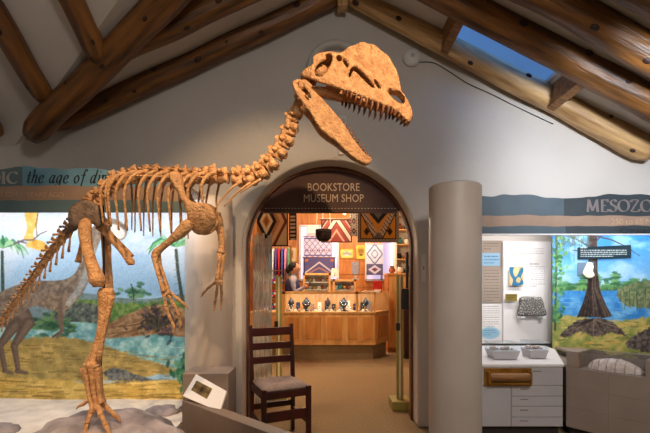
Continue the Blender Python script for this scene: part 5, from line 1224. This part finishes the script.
for i, (px, m) in enumerate(((392, 'terracotta'), (400, 'cream'), (407, 'black'))): pot(xpx(px, 7.9), 7.9, 1.531, 1.5, m, ['terracotta pot on the tall pine cabinet', 'cream pot on the tall pine cabinet', 'black pot on the tall pine cabinet'][i], PK)
# windows in the back wall
def win(name, x0, y0, x1, y1, lb):
    a, b = P(x0, y1, 10.24), P(x1, y0, 10.24); t = thing(name, (a.x, 10.24, a.z), lb, 'window'); struct(t); xm_ = (a.x + b.x) / 2
    for xx in (a.x, xm_, b.x): MB().bx(xx - .025, xx + .025, 10.20, 10.274, a.z, b.z).build('window_frame', 'white_plastic', t)
    for z in (a.z, b.z): MB().bx(a.x, b.x, 10.20, 10.274, z - .025, z + .025).build('window_frame', 'white_plastic', t)
    for u, w_ in ((a.x, xm_), (xm_, b.x)): MB().bx(u + .025, w_ - .025, 10.255, 10.262, a.z, b.z).build('pane', 'window_light', t)
mat_emit('window_light', (.62, .56, .9, 1), .75)
win('window_2', 300, 226, 338, 280, 'lilac daylit window behind the purple rugs'); win('window_3', 366, 232, 397, 280, 'lilac daylit window on the right of the shop back wall')
# rugs and pictures
def rug(name, x0, y0, x1, y1, d, fn, lb, nx=60, ny=60, hang=True, th=.012, cat='rug'):
    a, b = P(x0, y1, d), P(x1, y0, d); t = thing(name, ((a.x + b.x) / 2, d, a.z), lb, cat)
    board('cloth', (a.x, d, a.z), (b.x - a.x, 0, 0), (0, 0, b.z - a.z), th, nx, ny, fn, 'print', t, px=False)
    MB().tube([(a.x - .03, d + .006, b.z + .008), (b.x + .03, d + .006, b.z + .008)], [.012, .012], 8, 4).build('rod', 'arch_wood', t)
    if hang:
        for x in (a.x + .03, b.x - .03): MB().tube([(x, d + .006, b.z), (x, d + .006, 3.2)], [.003, .003], 5, 2).build('cord', 'cream', t)
    return t
def dia(p, cx, cy, rx, ry): return np.abs(p.X - cx) / rx + np.abs(p.Y - cy) / ry
def band(p, d, a, b, col): p.mix(((d > a) & (d < b)) * 1., col)
def r1(p):
    p.C = np.tile(np.array((206, 172, 124.)), (p.X.size, 1)); d = dia(p, .30, .62, .30, .46)
    band(p, d, 0, .25, (150, 84, 34)); band(p, d, .25, .42, (196, 128, 52)); band(p, d, .42, .72, (222, 198, 160)); band(p, d, .72, 1.12, (40, 20, 14)); band(p, d, 1.5, 1.95, (206, 160, 110)); band(p, d, 1.95, 2.3, (112, 40, 22)); band(p, d, 1.12, 1.5, (176, 120, 78))
    p.mix((p.X > .95) * 1., (30, 16, 12)); p.mix((p.Y < .025) * 1., (30, 16, 12))
rug('hanging_rug', 257, 206, 288, 246, 5.0, r1, 'tan rug with a dark diamond hanging at the left of the doorway')
def r2(p): p.C = np.where(((p.Y * 18).astype(int) % 2 == 0)[:, None], np.array((206, 186, 160.)), np.array((30, 22, 20.))); p.mix((p.X < .18) * 1., (30, 20, 18)); p.mix((p.X > .86) * 1., (30, 20, 18))
rug('hanging_rug', 289, 206, 296.5, 240, 5.6, r2, 'narrow black and white striped rug beside the tan diamond rug', 16, 72)
def r3(p):
    p.C = np.tile(np.array((126, 52, 40.)), (p.X.size, 1)); x = np.abs(((p.X * 1.0 + .0) % 1) - .5); d = x * 1.9 + (p.Y - .95) * .95
    z = np.round(d * 16) / 16
    band(p, z, -.02, .2, (206, 160, 140)); band(p, z, .2, .28, (40, 24, 22)); band(p, z, -.12, -.02, (44, 26, 24)); band(p, z, -.5, -.36, (190, 130, 112)); band(p, z, .5, .62, (190, 140, 120)); p.mix(((z > .62) & (z < .7)) * 1., (44, 26, 24))
    e_ = np.minimum(np.minimum(p.X, 1 - p.X), np.minimum(p.Y, 1 - p.Y)); p.mix((e_ < .04) * 1., (36, 18, 16))
rug('hanging_rug', 321, 219.5, 352, 242.5, 6.4, r3, 'red rug with a pale stepped triangle hanging in the middle of the shop')
def r4(p):
    p.C = np.tile(np.array((120, 112, 104.)), (p.X.size, 1)); e_ = np.minimum(np.minimum(p.X, 1 - p.X), np.minimum(p.Y, 1 - p.Y) * .8)
    p.mix(((np.floor(p.X * 26) + np.floor(p.Y * 20)) % 2) * .5, (190, 170, 140)); p.mix((e_ > .07) * 1., (38, 26, 22)); inner = e_ > .095
    q = np.abs(p.X - .5) * 1.15; zz_ = np.round((q + (1 - p.Y) * -.0 + (p.Y) * -.62 + .18) * 22) / 22
    v_ = (1 - p.Y) - (1.12 - q * 1.9); v_ = np.round(v_ * 16) / 16
    p.mix(inner * 1., (204, 136, 44)); p.mix((inner & (v_ < .02)) * 1., (188, 168, 142)); p.mix((inner & (v_ < .02) & ((np.floor(p.X * 30) + np.floor(p.Y * 22)) % 3 == 0)) * 1., (92, 74, 62)); p.mix((inner & (np.abs(v_ + .0) < .035)) * 1., (34, 26, 24)); p.mix((inner & (v_ < -.36)) * 1., (206, 140, 60))
    d = dia(p, .5, .80, .22, .30); p.mix((inner & (d < 1)) * 1., (34, 30, 34)); p.mix((inner & (d < .5)) * 1., (104, 106, 110)); p.mix((inner & (dia(p, .22, .30, .07, .12) < 1)) * 1., (40, 26, 20)); p.mix((inner & (dia(p, .78, .30, .07, .12) < 1)) * 1., (40, 26, 20))
    p.mix((inner & (dia(p, .5, .12, .12, .16) < 1)) * 1., (96, 84, 78))
rug('hanging_rug', 357.5, 206, 399, 242.5, 5.5, r4, 'large ochre and black geometric rug hanging at the right of the doorway', 84, 72)
def r5(p): p.C = np.tile(np.array((150, 136, 124.)), (p.X.size, 1)); p.mix(((np.floor(p.Y * 24) % 2 == 0) & (np.abs(p.X - .5) > .36)) * 1., (30, 22, 20)); d = np.abs(((p.Y * 3) % 1) - .5) * 2 + np.abs(p.X - .5) * 2; p.mix((d < .7) * 1., (50, 34, 30)); p.mix((d < .3) * 1., (170, 110, 84))
rug('hanging_rug', 350.5, 206, 357, 236, 6.0, r5, 'narrow grey rug hanging between the red rug and the ochre rug', 16, 60)
def r6(p):
    p.C = np.tile(np.array((206, 200, 226.)), (p.X.size, 1)); w_ = np.abs(((p.X * 5 + (np.floor(p.Y * 6) % 2) * .5) % 1) - .5); q = (p.Y * 6) % 1
    p.mix((np.abs(w_ * 1.6 - q * .8) < .12) * 1., (120, 108, 168)); p.mix((np.abs(p.Y - .32) < .045) * ((np.floor(p.X * 24) % 2)), (120, 40, 96)); p.mix((np.abs(p.Y - .08) < .03) * 1., (88, 78, 140)); p.mix((np.abs(p.Y - .9) < .03) * 1., (70, 60, 120))
rug('wall_rug', 304, 236.5, 332, 257, 9.95, r6, 'white and purple patterned rug on the back wall above the dark purple rug', hang=False)
def r7(p):
    p.C = np.tile(np.array((92, 84, 132.)), (p.X.size, 1)); x = np.abs(p.X - .5); d = np.abs(p.Y - (.75 - x * 1.3)); p.mix((d < .05) * 1., (206, 190, 200)); p.mix((np.abs(p.Y - (.45 - x * .9)) < .04) * 1., (180, 130, 110)); p.mix((np.abs(p.Y - .86) < .07) * (x > .36), (190, 110, 60)); e_ = np.minimum(p.X, 1 - p.X); p.mix((e_ < .05) * 1., (60, 54, 96))
rug('wall_rug', 303.5, 257.8, 335, 276, 9.9, r7, 'dark purple rug with pale peaks low on the back wall', hang=False)
def r8(p):
    p.C = np.tile(np.array((204, 206, 226.)), (p.X.size, 1)); d = dia(p, .5, .5, .55, .28); band(p, d, .75, .95, (110, 120, 160)); band(p, d, .3, .45, (120, 128, 168)); q = p.Y > .72; z = np.abs(((p.X * 2) % 1) - .5) * 2 + np.abs(p.Y - .85) / .13; p.mix((q & (z < 1)) * 1., (226, 180, 90)); p.mix((q & (z > 1)) * .6, (206, 130, 150)); p.mix(((p.Y < .26)) * 1., (90, 84, 120)); d = dia(p, .5, .13, .4, .11); p.mix((d < 1) * 1., (200, 196, 216)); p.mix((d < .5) * 1., (110, 60, 90))
rug('wall_rug', 366.5, 233, 383, 275, 9.9, r8, 'lilac rug with a yellow zigzag border on the right back wall', 40, 70, hang=False)
def picture(x0, y0, x1, y1, fn, lb):
    d = 10.26; a, b = P(x0, y1, d), P(x1, y0, d); t = thing('framed_picture', ((a.x + b.x) / 2, d, a.z), lb, 'picture'); f = .022
    for q in ((a.x, b.x, a.z, a.z + f), (a.x, b.x, b.z - f, b.z), (a.x, a.x + f, a.z, b.z), (b.x - f, b.x, a.z, b.z)): MB().bx(q[0], q[1], d - .02, d + .012, q[2], q[3]).build('frame', 'gold', t)
    board('print', (a.x + f, d - .004, a.z + f), (b.x - a.x - 2 * f, 0, 0), (0, 0, b.z - a.z - 2 * f), .004, 24, 24, fn, 'print', t, px=False)
def pa(p): p.C = np.tile(np.array((232, 218, 180.)), (p.X.size, 1)); p.rect(.25, .2, .75, .85, (196, 140, 92), .05); p.dab(.5, .55, .14, .2, (120, 64, 44))
def pb(p): p.C = np.tile(np.array((232, 214, 120.)), (p.X.size, 1)); p.rect(.18, .2, .82, .8, (240, 236, 214), .05); p.line([(.25, .5), (.5, .62), (.75, .45)], .12, (90, 110, 90))
def pc(p): p.C = np.tile(np.array((240, 206, 84.)), (p.X.size, 1)); p.line([(.3, .7), (.7, .7)], .1, (90, 60, 40)); p.line([(.3, .5), (.7, .5)], .12, (120, 80, 40)); p.dab(.5, .3, .2, .07, (60, 50, 50))
picture(285.5, 247.5, 296.5, 262, pa, 'cream framed picture with a brown figure, left of the purple rugs'); picture(340.5, 249, 353.5, 258.5, pb, 'wide yellow framed picture right of the purple rugs'); picture(356, 245.5, 366, 259.5, pc, 'tall bright yellow picture left of the lilac rug')
hb = thing('hanging_basket', (xpx(323.5, 6.1), 6.1, zpx(241, 6.1)), 'dark woven basket hanging on strings in front of the red rug', 'basket'); hx, hz = xpx(323.5, 6.1), zpx(241, 6.1)
MB().lathe((hx, 6.1, hz), [(.07, 0), (.10, .03), (.118, .10), (.122, .17), (.112, .178), (.10, .16)], 20).build('bowl', 'hair', hb, smooth=True)
for k in range(5): MB().tube([(hx + .121 * math.cos(a), 6.1 + .121 * math.sin(a), hz + .045 + k * .03) for a in np.linspace(0, 2 * math.pi, 25)], [.006, .006], 5, 24).build('woven_band', 'wool_dark', hb)
for s in (-1, 1): MB().tube([(hx + s * .11, 6.1, hz + .17), (hx + s * .05, 6.1, 3.2)], [.003, .003], 5, 2).build('string', 'cream', hb)
wb = thing('wall_unit', (xpx(312, 10.1), 10.1, zpx(238, 10.1)), 'white boxy wall unit above the purple rug', 'wall unit'); MB().bx(xpx(307, 10.1), xpx(319, 10.1), 10.02, 10.2, zpx(236.5, 10.1), zpx(226, 10.1)).build('housing', 'white_plastic', wb, bevel=.01); MB().bx(xpx(308, 10.1), xpx(318, 10.1), 10.01, 10.02, zpx(235.5, 10.1), zpx(233.5, 10.1)).build('vent', 'laminate', wb)
# garments and folded goods on the left
gr = thing('garment_rail', (xpx(280, 9.4), 9.4, 0), 'wooden garment rail at the left back of the shop', 'rail'); gx0, gx1 = xpx(262, 9.4), xpx(291, 9.4)
MB().tube([(gx0, 9.4, 2.22), (gx1, 9.4, 2.22)], [.015, .015], 8, 4).build('bar', 'arch_wood', gr)
for x in (gx0, gx1): MB().tube([(x, 9.4, 0), (x, 9.4, 2.22)], [.018, .018], 8, 4).build('upright', 'arch_wood', gr)
GC = [('magenta', (170, 40, 110)), ('teal', (40, 110, 140)), ('white', (222, 216, 214)), ('purple', (96, 60, 140)), ('red', (180, 40, 44)), ('blue', (60, 80, 160)), ('pink', (220, 130, 160)), ('green', (70, 120, 90))]
for i, (nm, rgb) in enumerate(GC):
    mm = mat('cloth_' + nm, L(*rgb), L(*[min(255, int(c * 1.25)) for c in rgb]), .9, 14); x = gx0 + .12 + i * .072; t = thing('hanging_garment', (x, 9.4, 1.5), nm + ' garment hanging on the rail at the left back of the shop', 'garment', 'garments on the rail')
    v = []; 
    for z, w_ in ((2.15, .05), (2.10, .16), (1.9, .17), (1.55 - .03 * (i % 3), .20)):
        for q in range(10): a = 2 * math.pi * q / 10; v.append((x + .028 * math.cos(a) * (1 + .3 * math.sin(q * 3 + i)), 9.4 + w_ * math.sin(a), z))
    MB().add(v, [(r * 10 + q, r * 10 + (q + 1) % 10, r * 10 + 10 + (q + 1) % 10, r * 10 + 10 + q) for r in range(3) for q in range(10)] + [tuple(range(10)), tuple(range(30, 40))]).build('cloth', mm, t, smooth=True)
    MB().tube([(x, 9.4, 2.14), (x, 9.4, 2.235)], [.004, .004], 5, 2).build('hanger_hook', 'steel', t)
fs = thing('goods_shelf', (xpx(277, 8.2), 8.3, 0), 'open red-brown shelf of folded textiles at the left of the shop', 'shelf'); fx0, fx1 = xpx(262, 8.2), xpx(286, 8.2)
for x in (fx0, fx1): MB().bx(x - .015, x + .015, 8.1, 8.4, 0, 1.62).build('upright', 'arch_wood', fs)
for k in range(5): MB().bx(fx0 + .015, fx1 - .015, 8.1, 8.4, .5 + k * .27, .52 + k * .27).build('shelf_board', 'arch_wood', fs)
FC = ['red', 'white', 'magenta', 'blue', 'pink', 'teal']
for k in range(4):
    for i in range(4):
        x = fx0 + .08 + i * .105; t = thing('folded_textile', (x, 8.2, .521 + k * .27), f"folded textiles, {NTH[i]} pile from the left on the {NTH[k]} board of the red-brown shelf", 'textile', 'folded textiles on the left shelf')
        for j in range(3): MB().bx(x - .045, x + .045, 8.12, 8.34, .521 + k * .27 + j * .045, .521 + k * .27 + j * .045 + .042).build('fold', MATS['cloth_' + FC[(i * 2 + k + j) % 6]], t, bevel=.012)
bs = thing('ceiling_bulb', (xpx(344, 6.8), 6.8, 2.5), 'small glowing spotlight near the top of the doorway view', 'lamp'); p_ = P(344.5, 213.5, 6.8)
MB().ball(p_, .022, 12, 8).build('bulb', 'bulb', bs, smooth=True); MB().lathe((p_.x, p_.y, p_.z + .012), [(.024, 0), (.034, .04), (.012, .09), (.008, .10)], 14).build('holder', 'black', bs, smooth=True); MB().tube([p_ + Vector((0, 0, .1)), (p_.x, p_.y, 3.2)], [.005, .005], 6, 2).build('stem', 'black', bs)
# person behind the counter, seen from the side, both hands raised to a small book
pr = thing('person', (xpx(292, 7.85), 7.85, 0), 'person in a dark navy vest with grey sleeves holding a small dark book', 'person')
OX, OY = xpx(292.5, 7.85), 7.85
def q3(x, y, z): return Vector((OX + x, OY + y, z))
def skinned(name, verts, edges, radii, m, parent, sub=2):
    me = bpy.data.meshes.new(name); me.from_pydata([tuple(v_) for v_ in verts], edges, []); ob = bpy.data.objects.new(name + '_tmp', me); COL.objects.link(ob)
    md = ob.modifiers.new('s', 'SKIN'); 
    for sv, r in zip(me.skin_vertices[0].data, radii): sv.radius = r if hasattr(r, '__len__') else (r, r)
    me.skin_vertices[0].data[0].use_root = True; s2 = ob.modifiers.new('d', 'SUBSURF'); s2.levels = sub; s2.render_levels = sub
    dg = bpy.context.evaluated_depsgraph_get(); m2 = bpy.data.meshes.new_from_object(ob.evaluated_get(dg)); bpy.data.objects.remove(ob)
    mb = MB(); mb.v = [tuple(v_.co) for v_ in m2.vertices]; mb.f = [list(p.vertices) for p in m2.polygons]; return mb.build(name, m, parent, smooth=True)
bd = [q3(0, 0, .92), q3(0, 0, 1.12), q3(0, 0, 1.30), q3(.01, 0, 1.42), q3(.02, 0, 1.49), q3(.03, 0, 1.54),
      q3(0, -.09, .86), q3(.01, -.09, .48), q3(0, -.09, .08), q3(.12, -.09, .04), q3(0, .09, .86), q3(.01, .09, .48), q3(0, .09, .08), q3(.12, .09, .04),
      q3(.01, -.17, 1.38), q3(.06, -.21, 1.16), q3(.24, -.12, 1.26), q3(.01, .17, 1.38), q3(.06, .21, 1.16), q3(.24, .06, 1.26)]
ed = [(0, 1), (1, 2), (2, 3), (3, 4), (4, 5), (0, 6), (6, 7), (7, 8), (8, 9), (0, 10), (10, 11), (11, 12), (12, 13), (3, 14), (14, 15), (15, 16), (3, 17), (17, 18), (18, 19)]
rd = [.13, .12, .13, .10, .055, .05, .085, .06, .045, .035, .085, .06, .045, .035, .06, .045, .03, .06, .045, .03]
body_o = skinned('body', bd, ed, rd, 'grey_cloth', pr); ORG[body_o.name] = ORG[pr.name]
hd = MB().ball(q3(.045, 0, 1.625), (.092, .075, .115), 18, 14); 
for i, v_ in enumerate(hd.v):
    p = Vector(v_) - q3(.045, 0, 1.625)
    if p.x > .05 and abs(p.y) < .02 and abs(p.z + .01) < .035: p.x += .022          # nose
    if p.z < -.06: p.x += .012
    hd.v[i] = tuple(p + q3(.045, 0, 1.625))
hd.build('head', 'skin', pr, smooth=True)
for s in (-1, 1): MB().ball(q3(.035, s * .074, 1.615), (.02, .01, .03), 8, 6).build('ear', 'skin', pr, smooth=True); MB().ball(q3(.122, s * .03, 1.635), (.012, .012, .008), 8, 6).build('eye', 'black', pr, smooth=True)
MB().box(q3(.128, 0, 1.565), (.012, .035, .008)).build('mouth', 'terracotta', pr, bevel=.003)
hr = MB().ball(q3(.018, 0, 1.655), (.108, .088, .10), 18, 12); hr.v = [tuple(Vector(v_) if Vector(v_).x < OX + .07 else Vector((OX + .07 + (Vector(v_).x - OX - .07) * .4, v_[1], max(v_[2], 1.68)))) for v_ in hr.v]
hr.build('hair', 'hair', pr, smooth=True); MB().ball(q3(-.085, 0, 1.60), (.05, .06, .08), 12, 8).build('hair_bun', 'hair', pr, smooth=True)
MB().lathe(q3(0, 0, 0), [(.155, .95), (.158, 1.1), (.165, 1.25), (.155, 1.36), (.10, 1.42), (.075, 1.44)], 20, Matrix.Diagonal((.92, 1.12, 1))).build('vest', 'navy', pr, smooth=True)
for s, y in ((-1, -.12), (1, .06)):
    c0 = q3(.26, y, 1.275); MB().ball(c0, (.038, .022, .03), 10, 8).build('palm', 'skin', pr, smooth=True)
    for k in range(4): MB().tube([c0 + Vector((.02, .015 * s * 0, .02 - k * .013)), c0 + Vector((.055, .01, .026 - k * .013)), c0 + Vector((.062, .03 * (1 if s < 0 else -1), .024 - k * .013))], [.009, .008, .006], 6, 6).build('finger', 'skin', pr, smooth=True)
    MB().tube([c0 + Vector((0, 0, .02)), c0 + Vector((.025, 0, .048)), c0 + Vector((.045, 0, .055))], [.010, .009, .007], 6, 6).build('thumb', 'skin', pr, smooth=True)
nb = thing('small_dark_book', tuple(q3(.34, -.03, 1.27)), 'small dark book held up in both hands by the person', 'book'); MBk = Matrix.Rotation(.5, 3, 'Y')
MB().box(q3(.345, -.03, 1.345), (.018, .17, .20), MBk).build('cover', 'black', nb, bevel=.003); MB().box(q3(.334, -.03, 1.345), (.008, .155, .185), MBk).build('pages', 'cream', nb)
